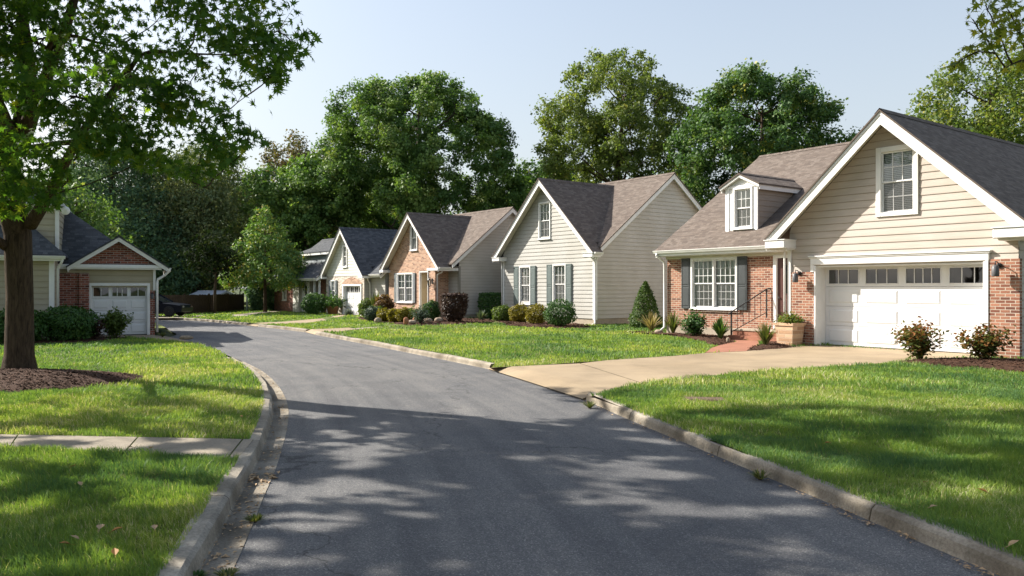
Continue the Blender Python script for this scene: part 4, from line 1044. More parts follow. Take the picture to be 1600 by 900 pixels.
# left verge footpath: slabs with open joints
def slab_row(name, top, bot, cuts, z, mat, label):
    m = MB(); T, B = np.array(gps(top)), np.array(gps(bot))
    sT, sB = arc(T)/arc(T)[-1], arc(B)/arc(B)[-1]
    ip = lambda P, s, t: (np.interp(t, s, P[:, 0]), np.interp(t, s, P[:, 1]))
    c = [0]+cuts+[1]
    for u, v in zip(c[:-1], c[1:]):
        u2, v2 = u+.0012, v-.0012
        q = [(*ip(T, sT, u2), z), (*ip(T, sT, v2), z), (*ip(B, sB, v2), z), (*ip(B, sB, u2), z)]
        m.poly(q); 
        for i in range(4):
            j = (i+1) % 4; m.poly([q[i], q[j], (q[j][0], q[j][1], z-.06), (q[i][0], q[i][1], z-.06)])
    return tag(m.build(name, mat), label, 'footpath', kind='structure')
walk_poly = gps([(-700, 668), (0, 679.5), (400, 687.3), (378, 717), (0, 698), (-700, 680)])
slab_row('footpath', [(-700, 668), (0, 679.5), (397, 687.3)], [(-700, 680), (0, 698), (374, 717)], [.2, .4, .535, .68, .845, .985], .008, M['concrete_grey'], 'concrete footpath crossing the left lawn to the kerb')
apron = gps([(139, 524.9)])+[(-13.95, 30.75)]+[(-13.75, 31.6)]
ap_road = gps([(262, 527), (290, 533), (318, 541), (340, 549)], ZR)
sheet('apron', apron+ap_road+gps([(345, 549.5), (308, 537), (261, 532), (205, 527.5)]), [.006]*2+[-.1]+[ZR+.03]*4+[-.03, .006, .006, .006], M['concrete'], 'curving concrete apron of the left single garage', 'driveway')
wk = [('driveway', [(386, 508.5), (402, 512.5), (470, 506), (512, 501), (540, 495.5), (567, 496), (572, 493), (536, 491.5), (505, 497.5), (440, 503)], 'narrow concrete drive to the white single garage'),
      ('driveway', [(478, 517.5), (493, 522), (530, 518.5), (560, 514.8), (545, 512.3), (515, 514)], 'short concrete apron across the verge beside the brick gable house'),
      ('path', [(545, 514), (562, 515), (640, 509.5), (735, 502.8), (738, 501.8), (640, 507.8)], 'thin concrete path crossing the lawn to the brick gable house'),
      ('path', [(360, 492.6), (372, 495.5), (415, 489.5), (462, 485.6), (458, 484.6), (410, 487.6)], 'curving sunlit path leading to the far white front door'),
      ]
holesB = []; ends_ = {0: (tuple(rightD[0]), tuple(rightC[-1])), 1: (tuple(rightC[0]), tuple(rightB[-1]))}
for nme, px, lb in wk:
    pg = gps(px); holesB.append(pg)
    zz = .006+.004*len(holesB)
    if nme == 'path': sheet(nme, pg, zz, M['concrete_grey'], lb, nme); continue
    # a drive: a ramp up from the road through the gap in the kerb, then the flat slab
    k0, k1 = ends_[len(holesB)-1]; d_ = (np.array(pg[0])+np.array(pg[1]))/2; m = MB()
    li = lambda a, b, t: tuple(np.array(a)*(1-t)+np.array(b)*t)
    r0, r1 = li(k0, pg[-1], .22), li(k1, pg[2], .22)
    f0, f1 = li(k0, r0, -.08), li(k1, r1, -.08)
    m.poly([(*f0, ZR+.012), (*f1, ZR+.012), (*k1, ZR+.04), (*k0, ZR+.04)]); m.poly([(*k0, ZR+.04), (*k1, ZR+.04), (*r1, zz), (*r0, zz)])
    m.poly([(*r0, zz), (*r1, zz)]+[(*q, zz) for q in pg[2:]])
    for a, b, c in ((k0, r0, ZR+.04), (k1, r1, ZR+.04)): m.poly([(*a, c), (*b, zz), (*b, -.2), (*a, -.2)])
    holesB[-1] = [k0, k1]+pg[2:]
    tag(m.build(nme, M['concrete']), lb, nme, kind='structure')
def H2(x, y): return (4.03+.6*x+.8*y, 38.8-.8*x+.6*y)
def H3(x, y): return ((-3.64+.6*x+.8*y)*S3, (46.9-.8*x+.6*y)*S3)
Z3 = EYE*(1-S3)
def gp3(px, py): return tuple(S3*q for q in gp(px, py))
def H4(x, y): return (-9.0+.6*x+.8*y, 51.0-.8*x+.6*y)
redwalk = gps([(1102, 551.5), (1112, 544), (1130, 538), (1152, 534)])+[H1(-3.95, .28), H1(-2.7, .28)]+gps([(1187, 538), (1165, 549)])
sheet('front_walk', redwalk, .01, M['red_paving'], 'curved red brick-coloured walk to the porch step', 'path', skirt=.05)

# ------------------------------------------------------------------ mulch beds with loose chips
def inside(P, poly):
    x, y = P[:, 0], P[:, 1]; c = np.zeros(len(P), bool); n = len(poly)
    for i in range(n):
        x1, y1 = poly[i]; x2, y2 = poly[(i+1) % n]
        if y1 == y2: continue
        m = ((y1 > y) != (y2 > y)) & (x < (x2-x1)*(y-y1)/(y2-y1)+x1); c ^= m
    return c
beds = []
def bed(poly, label, h=.05, chips=2500, z0=0.0):
    poly = [tuple(p) for p in smooth(list(poly)+[poly[0]], 4)[:-1]]
    beds.append(poly); P = np.array(poly); c = P.mean(0)
    m = MB(); K = 5; base = len(m.v)
    for k in range(K+1):
        t = k/K
        for p in P:
            q = c+(p-c)*(1-t) if k < K else c
            m.v.append((q[0], q[1], z0-.01+h*(1-(1-t)**2.2)*1.0+(rnd.uniform(-.012, .012) if 0 < k < K else 0)+.012*(k > 0)))
    n = len(P)
    for k in range(K):
        for i in range(n):
            a, b = base+k*n+i, base+k*n+(i+1) % n
            m.f.append((a, b, b+n, a+n)); m.uv.append([(0, 0)]*4)
    # chips: little slabs thrown at all angles
    lo, hi = P.min(0), P.max(0); cnt = 0
    pts = rng.uniform(lo, hi, (chips*2, 2)); pts = pts[inside(pts, poly)][:chips]
    d = np.linalg.norm(c, axis=0); s = max(.018, .0011*d)
    Cn = np.array(c)
    for p in pts:
        # height of the mound here
        best = np.min(np.linalg.norm(P-p, axis=1)); t = min(1, best/(np.linalg.norm(p-Cn)+best+1e-6))
        z = z0-.01+h*(1-(1-t)**2.2)+.018
        a = rnd.uniform(0, 6.28); l = s*rnd.uniform(.8, 2.2); w = s*rnd.uniform(.3, .7); tl = rnd.uniform(-.5, .5)
        u = (math.cos(a)*l, math.sin(a)*l, tl*l); v = (-math.sin(a)*w, math.cos(a)*w, rnd.uniform(-.4, .4)*w)
        o = (p[0], p[1], z)
        m.poly([tuple(o[i]+sa*u[i]+sb*v[i] for i in range(3)) for sa, sb in ((-1, -1), (1, -1), (1, 1), (-1, 1))])
    return tag(m.build('mulch', M['mulch']), label, 'mulch', kind='stuff')
TB = (-10.1, 16.4)
ring = [(-9.75+2.45*math.cos(a)*(1+.06*math.sin(3*a)), 15.3+1.9*math.sin(a)*(1+.05*math.cos(2*a))) for a in np.linspace(0, 2*math.pi, 20, endpoint=False)]
bed(ring, 'dark brown mulch ring mounded round the big maple trunk', .2, 6500)
bed([H1(-9.4, .4)]+gps([(1012, 521), (1060, 527.5), (1098, 534), (1117, 540), (1150, 533.5)])+[H1(-3.95, .55), H1(-3.95, 1.45), H1(-7.8, 1.45), H1(-9.2, 1.5)], 'mulch bed under the porch window', .06, 3000)
bed(gps([(1164, 549), (1180, 541), (1200, 537)])+[H1(-2.6, .5), H1(-1.35, .5), H1(-1.3, -.1)]+gps([(1236, 543.5), (1205, 546)]), 'small mulch bed between red walk and brick planter', .06, 1200)
bed(gps([(1392, 567), (1430, 562.5), (1500, 560), (1600, 562), (1700, 566), (1720, 588), (1600, 583), (1500, 575), (1440, 570)]), 'mulch bed under the two red-tipped shrubs', .09, 3500)
bed([H2(-9.2, -.2)]+gps([(743, 504), (777, 507), (843, 512.5), (903, 513.5)])+[H2(-.6, -.05), H2(-7.4, -.05)], 'mulch bed along the cream house front', .06, 2500)
bed([gp3(*p) for p in ((552, 497), (575, 501.5), (610, 505.5), (650, 508.5), (690, 508), (735, 506))]+[H3(.4, 1.5), H3(-1.6, -.1), H3(-7.4, -.1)], 'raised mulch bed below the brick gable', .06, 2000, z0=Z3)
bed([(-26, 22.6)]+gps([(40, 537), (110, 536.5), (150, 534), (200, 529)])+[(-15.6, 29.9), (-16.6, 29.2), (-26, 25)], 'mulch bed in front of the left house', .06, 1500)

# ------------------------------------------------------------------ leaves and trees
MAPLE0 = np.array([(0, -.12), (.1, .02), (.38, -.06), (.3, .12), (.55, .3), (.3, .34), (.34, .5), (.14, .46), (0, 1.0), (-.14, .46), (-.34, .5), (-.3, .34), (-.55, .3), (-.3, .12), (-.38, -.06), (-.1, .02)])
MAPLE = np.array([(0, -.02), (.4, -.16), (.2, .12), (.66, .28), (.2, .3), (.34, .68), (.12, .5), (0, 1.05), (-.12, .5), (-.34, .68), (-.2, .3), (-.66, .28), (-.2, .12), (-.4, -.16)])
SPRAY = np.array([(0, 0), (.34, .1), (.22, .34), (.45, .62), (.12, .66), (0, 1), (-.16, .62), (-.46, .55), (-.22, .3), (-.36, .06)])
OVAL = np.array([(0, 0), (.24, .25), (.28, .55), (0, 1), (-.28, .55), (-.24, .25)])
NEEDLE = np.array([(0, 0), (.11, .2), (.3, .5), (.1, .52), (0, 1), (-.12, .5), (-.28, .46), (-.1, .18)])
BLADE = np.array([(-.05, 0), (.05, 0), (.04, .55), (0, 1), (-.04, .55)])
def leaf_cloud(name, P, size, shape, mat, parent=None, out=None, up=.5, rand=1.0, tint=None, spread=None, hang=0):
    n = len(P); k = len(shape)
    Nm = rng.normal(size=(n, 3))*rand+np.array([0, 0, up])
    if out is not None: Nm += out*.9
    Nm /= np.linalg.norm(Nm, axis=1)[:, None]
    T = rng.normal(size=(n, 3)); T[:, 2] -= hang
    if out is not None: T += out*.8
    T -= Nm*np.sum(T*Nm, 1)[:, None]; T /= np.linalg.norm(T, axis=1)[:, None]+1e-9
    B = np.cross(Nm, T); s = np.asarray(size).reshape(-1, 1, 1)*np.ones((n, 1, 1))
    u, v = shape[:, 0][None, :, None], shape[:, 1][None, :, None]
    V = P[:, None, :]+s*(u*B[:, None, :]+v*T[:, None, :]-(np.abs(u)*.35+v*v*.18)*Nm[:, None, :])
    t = rng.random(n) if tint is None else tint
    return raw_mesh(name, V.reshape(-1, 3), np.full(n, k), np.arange(n*k), mat, parent, np.repeat(t, k))

def bez(a, b, c, n=6):
    a, b, c = map(np.array, (a, b, c)); return [tuple((1-t)**2*a+2*t*(1-t)*b+t*t*c) for t in np.linspace(0, 1, n)]

def tree(name, label, base, trunk, lobes, per=260, size=.3, shape=SPRAY, leaf='leaf_oak', bark='bark_grey', group=None, keep=None, clusters=9, cs=.34, twigs=3, limb=.05, limb_from=.35, up=.6, rand=.9, hang=0, shell=.6, flat=1.0, sides=10, tintk=.35, cat='tree', extra=None, crown_from=None, bigz=None):
    """trunk: list of (x, y, z, radius) from the base up, lobes: (x, y, z, r) crown masses; all relative to base"""
    root = thing(name, label, cat, (base[0], base[1], 0), 0, group)
    tb = MB(); tb.tube([(x, y, z) for x, y, z, r in trunk], [r for *_, r in trunk], sides)
    T = np.array(trunk); pts = []; outs = []; tints = []
    zlo = min(l[2] for l in lobes)*.55 if crown_from is None else crown_from
    nodes = []
    for i in range(len(T)-1):
        for t in np.linspace(0, 1, 7)[:-1]:
            p = T[i]*(1-t)+T[i+1]*t
            if p[2] >= zlo: nodes.append((p[0], p[1], p[2], p[3], 0.0))
    if not nodes: nodes.append((*T[-1][:4], 0.0))
    for ep, er in extra or []:
        ep = smooth(ep, 4); er = np.interp(np.linspace(0, 1, len(ep)), np.linspace(0, 1, len(er)), er)
        tb.tube([tuple(p) for p in ep], list(er), 10)
        nodes += [(*p, q, .5) for p, q in zip(ep, er)]
    for lx, ly, lz, lr in sorted(lobes, key=lambda l: math.hypot(l[0]-np.interp(l[2], T[:, 2], T[:, 0]), l[1]-np.interp(l[2], T[:, 2], T[:, 1]))+.15*l[2]):
        # limb from the trunk to this crown mass
        NA = np.array(nodes); dd = NA[:, :3]-np.array((lx, ly, lz)); dist = np.linalg.norm(dd, axis=1)
        hz = np.hypot(dd[:, 0], dd[:, 1])
        cost = dist+1.2*np.maximum(0, dd[:, 2]+limb_from*hz)+.22*NA[:, 4]
        b_ = int(np.argmin(cost)); st = NA[b_, :3]; tr = NA[b_, 3]; zz = st[2]
        mid = (st[0]*.45+lx*.55, st[1]*.45+ly*.55, zz+(lz-zz)*.4)
        r0 = max(.012, min(tr*.72, limb+.05*lr)); pl = bez(st, mid, (lx, ly, lz))
        pl = [(x+rnd.uniform(-.05, .05)*lr*(0 < i < 5), y+rnd.uniform(-.05, .05)*lr*(0 < i < 5), z) for i, (x, y, z) in enumerate(pl)]
        tb.tube(pl, [r0*(1-.55*i/5) for i in range(6)], 6, False)
        nodes += [(*pl[i], r0*(1-.55*i/5), NA[b_, 4]+dist[b_]*i/5) for i in range(2, 6)]
        k = max(3, int(clusters)); D = rng.normal(size=(k, 3)); D /= np.linalg.norm(D, axis=1)[:, None]; D[:, 2] *= flat
        cc = D*lr*(shell+(1-shell)*rng.random((k, 1)))*.8
        for q in cc[:twigs]:
            tb.tube(bez(pl[4], np.array((lx, ly, lz))+q*.3, np.array((lx, ly, lz))+q*1.05, 4), [r0*.4, r0*.3, r0*.2, r0*.08], 4, False)
        n = int(per*lr*lr); idx = rng.integers(0, k, n)
        off = rng.normal(size=(n, 3))*cs*lr*np.array([1, 1, .8*flat])
        p = cc[idx]+off
        o = p/(np.linalg.norm(p, axis=1)[:, None]+1e-6)
        pts.append(p+np.array((lx, ly, lz))); outs.append(o)
        ct = rng.random(k); tints.append(np.clip((1-tintk)*rng.random(n)+tintk*ct[idx], 0, 1))
    P, O, TT = np.vstack(pts), np.vstack(outs), np.concatenate(tints)
    if keep is not None:
        m = keep(P+np.array([base[0], base[1], 0])); P, O, TT = P[m], O[m], TT[m]
    tb.build('trunk', M[bark], root, True)
    szs = size*rng.uniform(.6, 1.35, len(P))*(1 if bigz is None else np.where(P[:, 2] > bigz, 1.9, 1))
    leaf_cloud('crown', P, szs, shape, M[leaf], root, O, up, rand, TT, hang=hang)
    return root

def dome(c, rx, ry, rz, n, r, seed, low=-.45, inner=.25, jit=.12):
    rr = np.random.default_rng(seed); out = []
    for i in range(n):
        z = low+(1-low)*(i+.5)/n; a = i*2.399963+rr.uniform(-.25, .25); q = math.sqrt(max(0, 1-z*z))
        s = rr.uniform(.72, .96)
        R_ = r*rr.uniform(.75, 1.3)
        out.append((c[0]+q*math.cos(a)*rx*s, c[1]+q*math.sin(a)*ry*s, c[2]+z*rz*s, R_))
    for i in range(int(n*inner)):
        d = rr.normal(size=3); d /= np.linalg.norm(d); d *= rr.uniform(.2, .55)
        out.append((c[0]+d[0]*rx, c[1]+d[1]*ry, c[2]+d[2]*rz, r*1.1))
    return out
def cone(c, r, h, layers, lr, seed):
    rr = np.random.default_rng(seed); out = []
    for k in range(layers):
        t = k/(layers-1); R_ = r*(1-t)**.85*(1 if k % 2 else .88); z = c[2]+h*t; m = max(1, int(2*math.pi*R_/(lr*1.25)))
        for i in range(m):
            a = 2*math.pi*i/m+rr.uniform(0, 1)+k; s = rr.uniform(.75, 1.05)
            out.append((c[0]+R_*math.cos(a)*s, c[1]+R_*math.sin(a)*s, z+rr.uniform(-.15, .15)*lr, lr*(1-.5*t)*rr.uniform(.8, 1.2)))
    return out

# --- big maple beside the left kerb.  Its crown hangs towards the road and the camera.
def ray(px, py, Y): return ((px-800)/FPX*Y, Y, EYE+(450-py)/FPX*Y)
vis = [(440, 40, 12.2, .62), (400, 75, 12.4, .75), (385, 150, 12.6, .7), (420, 100, 12.0, .55), (405, -30, 13, 1.1), (340, 70, 12.8, .95), (300, 140, 12.5, .9), (360, 200, 12.2, .6), (320, 235, 12.4, .62), (352, 262, 12.3, .4), (395, 222, 12.0, .3), (300, 285, 12.3, .42), (325, 295, 12.2, .3), (250, 235, 12.9, .75), (215, 160, 12.4, .9), (165, 70, 13, 1.0), (255, 20, 13.4, 1.1), (330, -30, 13, 1.1), (165, 205, 12.6, .7), (115, 250, 12.9, .75), (195, 265, 13.2, .5), (60, 225, 12.8, .8), (25, 150, 13.0, .8), (60, 60, 14.2, .9), (-20, 240, 13.2, .9), (45, 290, 12.6, .5), (95, 300, 12.9, .5), (0, 300, 13.2, .5), (120, -20, 14, 1.2), (0, 30, 14, 1.0), (-60, 100, 14, 1.3), (20, 330, 13.2, .32), (440, 105, 12.3, .4), (455, 65, 12.2, .33), (220, 100, 14, .8), (110, 150, 12.6, .6)]
mlobes = []
for px, py, Y, r in vis:
    x, y, z = ray(px, py, Y); mlobes.append((x-TB[0], y-TB[1], z, r*1.02))
r8 = np.random.default_rng(21)
for i in range(92):     # the part of the crown above the frame
    z = r8.uniform(8.6, 16.5); t = (z-8.6)/8; rad = 6.2*math.sqrt(max(.05, 1-(t*.92)**2)); a = r8.uniform(0, 6.28); q = rad*math.sqrt(r8.uniform(.1, 1))
    mlobes.append((1.0+q*math.cos(a), -1.4+q*math.sin(a)+t*2.4, z, r8.uniform(1.0, 1.5)))
for i in range(9):      # limbs to the far left, outside the frame
    a = r8.uniform(2.4, 4.3); mlobes.append((3.4*math.cos(a)-1.2, 2.6*math.sin(a)-2, r8.uniform(4.5, 8.5), 1.2))
lit_zones = [gps([(392, 553), (470, 546), (565, 545), (640, 549), (765, 575), (915, 620), (905, 636), (830, 640), (760, 630), (690, 632), (600, 634), (520, 640), (458, 648), (449, 610)]),
             gps([(915, 612), (1100, 585), (1400, 565), (1700, 560), (1750, 645), (1500, 652), (1300, 640), (1150, 636), (1000, 634), (930, 630)]),
             gps([(60, 545), (330, 549), (395, 577), (412, 610), (405, 640), (330, 632), (250, 612), (180, 606), (120, 615), (40, 617), (-40, 600), (-60, 560)]),
             gps([(400, 551), (560, 545), (900, 545), (1200, 542), (1600, 555), (1600, 600), (900, 610), (760, 576), (640, 552)])]
flecks = [(gp(500, 745), .55), (gp(565, 742), .5), (gp(625, 760), .35), (gp(690, 742), .35), (gp(545, 664), .45), (gp(600, 668), .35), (gp(440, 842), .3), (gp(590, 868), .22), (gp(700, 850), .3), (gp(505, 890), .2), (gp(790, 855), .18), (gp(800, 655), .45), (gp(900, 755), .3), (gp(630, 780), .25),
          (gp(60, 720), .7), (gp(180, 745), .5), (gp(260, 760), .45), (gp(120, 690), .6), (gp(300, 690), .5), (gp(345, 800), .3), (gp(330, 735), .35), (gp(40, 790), .4), (gp(340, 870), .22), (gp(160, 850), .25), (gp(20, 660), .6), (gp(200, 640), .5), (gp(300, 655), .4),
          (gp(1150, 690), .5), (gp(1030, 672), .5), (gp(1400, 690), .6), (gp(1250, 668), .5), (gp(1320, 730), .45), (gp(1480, 720), .5), (gp(1560, 690), .6), (gp(1200, 725), .4), (gp(1080, 655), .5), (gp(1500, 790), .4), (gp(1380, 780), .35), (gp(1340, 660), .6), (gp(1580, 660), .6), (gp(1180, 660), .5)]
rf = np.random.default_rng(5); flk = []
for (fx, fy), r in flecks:       # a fleck of sun is a few small gaps side by side
    for k in range(4): flk.append(((fx+rf.normal()*r*.75, fy+rf.normal()*r*.45), r*rf.uniform(.3, .58)))
for k in range(84):
    fx, fy = rf.uniform(-7.5, -1.6), rf.uniform(4.4, 10.5); flk.append(((fx, fy), rf.uniform(.14, .38)))
for k in range(60):
    fx, fy = rf.uniform(1.2, 7.5), rf.uniform(6.5, 12.5); flk.append(((fx, fy), rf.uniform(.15, .42)))
for k in range(22):
    fx, fy = rf.uniform(-3.5, 3.0), rf.uniform(5.0, 12.0); flk.append(((fx, fy), rf.uniform(.08, .22)))
def keep_maple(P):
    G = np.stack([P[:, 0]+P[:, 2]*KX, P[:, 1]+P[:, 2]*KY], 1)
    J = G+rng.normal(size=G.shape)*.16
    ok = np.ones(len(P), bool)
    for z in lit_zones: ok &= ~inside(J, z)
    for (fx, fy), r in flk:
        e = (G[:, 0]-fx)**2/(r*1.25)**2+(G[:, 1]-fy)**2/(r*.9)**2
        ok &= ~(e < rng.uniform(.7, 1.0, len(G)))
    # keep the open sky right of the crown free
    pxx = 800+FPX*P[:, 0]/P[:, 1]; pyy = 450-FPX*(P[:, 2]-EYE)/P[:, 1]
    lim = np.interp(pyy, [-400, -60, 0, 40, 60, 90, 130, 160, 200, 230, 260, 290, 310, 340, 370], [640, 490, 455, 482, 497, 488, 440, 425, 440, 425, 388, 352, 300, 150, 100])
    ok &= pxx < lim
    low = np.interp(pxx, [-200, 0, 60, 95, 115, 150, 200, 255, 330, 367, 422, 470], [340, 335, 330, 318, 262, 240, 250, 268, 282, 255, 208, 150])
    ok &= pyy < low+rng.normal(size=len(P))*7
    return ok
mtrunk = [(0, 0, -.15, .44), (0, 0, .1, .34), (.0, 0, .45, .275), (.02, -.02, 1.6, .25), (.0, -.05, 2.9, .255), (.02, -.3, 3.5, .26), (.1, -.8, 4.6, .23), (.15, -1.3, 6.0, .2), (.3, -1.2, 8.5, .2), (.5, -.6, 11, .13), (.6, 0, 14, .07)]
# heavy limbs that show below the foliage
mlimbs = []
def limb_px(pts, rad): mlimbs.append(([tuple(np.array(ray(*p))-np.array((TB[0], TB[1], 0))) for p in pts], [q*.66 for q in rad]))
limb_px([(47, 352, 16.2), (70, 315, 15.9), (98, 262, 15.2), (120, 222, 14.4), (150, 175, 13.6), (200, 112, 13), (222, 85, 12.8), (290, 84, 12.6), (360, 86, 12.4)], [.2, .17, .13, .1, .07, .05, .03, .015])
limb_px([(30, 235, 15.7), (60, 150, 15.2), (85, 90, 14.8), (110, 20, 14.4), (130, -60, 14)], [.24, .2, .15, .12, .08])
limb_px([(22, 240, 15.7), (8, 185, 15.2), (-15, 130, 14.8), (-40, 40, 14.5)], [.2, .16, .12, .08])
limb_px([(28, 220, 15.7), (45, 110, 15.3), (35, 30, 15), (40, -60, 15)], [.26, .2, .16, .1])
limb_px([(70, 120, 15.0), (80, 65, 14.5), (110, 56, 14), (150, 66, 13.5), (185, 74, 13)], [.09, .07, .05, .035, .02])
limb_px([(10, 385, 16.2), (-10, 372, 15.9), (-60, 330, 15)], [.16, .12, .08])

mt = tree('maple_tree', 'large green maple with thick ridged trunk in a mulch ring', TB, mtrunk, mlobes, 700, .125, MAPLE, 'leaf_maple', 'bark', None, keep_maple, 13, .22, 3, .03, .45, .5, 1.0, .45, .6, .75, 16, .45, 'tree', mlimbs, 7.5, 8.6)

rB = np.random.default_rng(77); lobes2 = [(rB.normal()*1.9, rB.normal()*1.9, rB.uniform(4.2, 11), rB.uniform(.9, 1.3)) for i in range(58)]  # tree added outside the frame for its shade on the near left lawn
tree('maple_tree', 'second maple left of the frame, added to shade the near left lawn', (-11.6, 9.2), [(0, 0, -.1, .3), (0, 0, .4, .22), (0, 0, 3, .2), (.2, 0, 7, .13), (.3, 0, 11, .05)], lobes2, 560, .15, MAPLE, 'leaf_maple', 'bark', None, keep_maple, 10, .3, 3, .03, .45, .75, .75, .25, .55, .75, 12, .3)

# --- near branch of a tree standing right of the frame
rb = [(1575, 15, 9.6, .3), (1540, 8, 9.4, .2), (1520, 30, 9.3, .12), (1590, 40, 9.6, .25), (1560, 45, 9.5, .18), (1500, 95, 9.3, .16), (1530, 80, 9.4, .2), (1545, 65, 9.4, .16), (1490, 105, 9.3, .1), (1620, 20, 10, .45), (1640, 90, 10, .4), (1595, 95, 9.6, .14), (1565, 110, 9.5, .1)]
QB = (12.5, 10.5)
ql = [tuple(np.array(ray(a, b, c))-np.array((QB[0], QB[1], 0)))+(r,) for a, b, c, r in rb]
ql += [tuple(x) for x in dome((1.2, 0, 8.4), 3.6, 3.4, 3.4, 16, 1.3, 5)]
tree('overhanging_maple', 'maple whose yellow-green branch tips reach in from the right', QB, [(0, 0, -.1, .3), (0, 0, 2, .22), (0, 0, 4.5, .2), (.3, 0, 8, .12), (.5, 0, 11, .05)], ql, 560, .1, MAPLE, 'leaf_branch', 'bark', None,
     lambda P: (800+FPX*P[:, 0]/np.maximum(P[:, 1], .1) > np.interp(450-FPX*(P[:, 2]-EYE)/np.maximum(P[:, 1], .1), [-50, 0, 20, 45, 60, 85, 110, 125, 140, 300], [1510, 1500, 1482, 1510, 1530, 1490, 1470, 1480, 1620, 1640])), 9, .5, 3, .012, .6, .6, .8, .2, .5, .8, 10)

# --- tall trees behind the houses
G1 = 'tall trees behind the houses'
def tk(h, r, lean=0, fork=.55): return [(0, 0, -.3, r*1.35), (0, 0, .6, r), (lean*.2, 0, h*.25, r*.85), (lean*.5, 0, h*.5, r*.62), (lean*.8, 0, h*.75, r*.35), (lean, 0, h*.95, r*.1)]
tree('oak_tree', 'massive dense green oak dome rising behind the brick gable house', (-8.8, 76), tk(20.5, .75), dome((0, 0, 12.8), 10.0, 8.5, 9.4, 70, 1.85, 3, -.55, .15)+[(8.6, -1, 9.5, 2.4), (9.6, 0, 7.4, 2.2), (-9.6, -2, 8.6, 2.2), (-9.2, -1, 5, 2.4), (-5, -4, 4.5, 2.6), (0, -4, 5, 2.6), (5, -4, 5.4, 2.6), (9, -2, 4.6, 2.4)], 380, .24, SPRAY, 'leaf_oak', 'bark_grey', G1, None, 16, .16, 4, .09, .5, .55, .8, tintk=.75, shell=.8)
tree('oak_tree', 'open-crowned olive green oak with bare dark limbs behind the cream house', (10.2, 75), [(0, 0, -.3, .75), (0, 0, 5, .55), (-.4, 0, 10, .4), (-.2, 0, 14, .24), (.4, 0, 20, .07)], dome((-.4, 0, 15.6), 7.7, 6.8, 8.4, 72, 1.35, 8, -.5, .35), 230, .24, SPRAY, 'leaf_oak_olive', 'bark', G1, None, 10, .2, 4, .1, .55, .5, .9, tintk=.55, shell=.7)
tree('oak_tree', 'dark green oak with a few golden leaf tips behind the dormer roof', (20.0, 64), tk(17, .55), dome((-.3, 0, 12.0), 6.9, 5.8, 8.0, 60, 1.5, 12, -.6, .3)+[(-4.8, -1, 5, 1.6), (-4, -2, 3.4, 1.6), (-5.6, 0, 7.6, 1.3), (5.2, 0, 8.6, 1.4)], 360, .23, SPRAY, 'leaf_oak_dark', 'bark', G1, None, 12, .19, 3, .06, .5, .5, .85, tintk=.6, shell=.7)
tree('oak_tree', 'turning yellow-green tree standing behind the garage roof', (28.5, 46), tk(14, .42, -1), dome((-.8, 0, 10.2), 5.9, 5, 5.4, 56, 1.1, 14, -.75, .4), 290, .18, SPRAY, 'leaf_autumn', 'bark', G1, None, 12, .24, 4, .08, .55, .5, .9, tintk=.6, shell=.7)
tree('broadleaf_tree', 'small leafy treetop just left of the garage gable peak', (26.4, 62), tk(11, .3), dome((0, 0, 9.6), 2.6, 2.5, 4.2, 18, 1.1, 16, -.6), 150, .3, SPRAY, 'leaf_oak', 'bark', G1)
tree('broadleaf_tree', 'thin dark tree between the big oak and the cream house gable', (4.0, 86), tk(13, .35), dome((.3, 0, 11), 4.4, 4, 5.4, 30, 1.5, 18, -.7), 120, .34, SPRAY, 'leaf_oak_dark', 'bark', G1)
tree('broadleaf_tree', 'low yellow-green tree beneath the open olive oak', (7.8, 92), tk(11, .3), dome((0, 0, 9), 5.5, 4, 5.4, 26, 1.7, 19, -.7), 120, .36, SPRAY, 'leaf_yellow', 'bark', G1)
tree('broadleaf_tree', 'dark tree filling the gap between cream house and dormer roof', (15.5, 80), tk(10, .3), dome((0, 0, 8), 4.6, 4, 5.2, 26, 1.6, 20, -.8), 130, .34, SPRAY, 'leaf_oak_dark', 'bark', G1)
tree('broadleaf_tree', 'bright green tree at the left foot of the massive oak', (-19.0, 74), tk(12, .35), dome((0, 0, 8.2), 4.6, 4.2, 6.2, 34, 1.6, 22, -.85), 260, .28, SPRAY, 'leaf_oak', 'bark', G1, None, 12, .2, 3, tintk=.6, shell=.7)
G2 = 'trees behind the left house and fence'
tree('cedar_tree', 'very dark bluish cedar towering behind the brick pediment', (-36.5, 73), tk(21, .5), cone((0, 0, 2.5), 7.4, 16.4, 12, 1.9, 31), 190, .36, NEEDLE, 'leaf_cedar', 'bark', G2, None, 7, .36, 2, .05, .2, .3, 1.0, .5)
tree('juniper_tree', 'broad olive-brown juniper hanging over the dark fence', (-30.0, 76), tk(15, .45), dome((0, 0, 8.4), 6.6, 5.4, 7.4, 54, 1.6, 33, -.9, .3), 230, .32, NEEDLE, 'leaf_juniper', 'bark', G2, None, 8, .34, 2, .05, .3, .3, 1.0, .6)
tree('broadleaf_tree', 'green tree behind the juniper and the small street tree', (-28.5, 88), tk(13, .4), dome((0, 0, 8.0), 5.0, 4.2, 5.4, 32, 1.7, 35, -.85), 165, .36, SPRAY, 'leaf_oak_dark', 'bark', G2)
tree('broadleaf_tree', 'brownish thin-leaved tree with reddish leaves behind the street tree', (-26.6, 96), tk(18, .4), dome((1.0, 0, 12), 6.4, 5, 7.4, 50, 1.4, 37, -.9, .3), 190, .28, SPRAY, 'leaf_brown', 'bark', G2, None, 9, .26, 3, .07, .5)
tree('broadleaf_tree', 'yellow-green tree just behind the left house roof', (-24.5, 45), tk(8, .25), dome((0, 0, 4.9), 2.4, 2.3, 2.4, 24, .8, 39, -.8), 210, .2, SPRAY, 'leaf_oak', 'bark', G2)
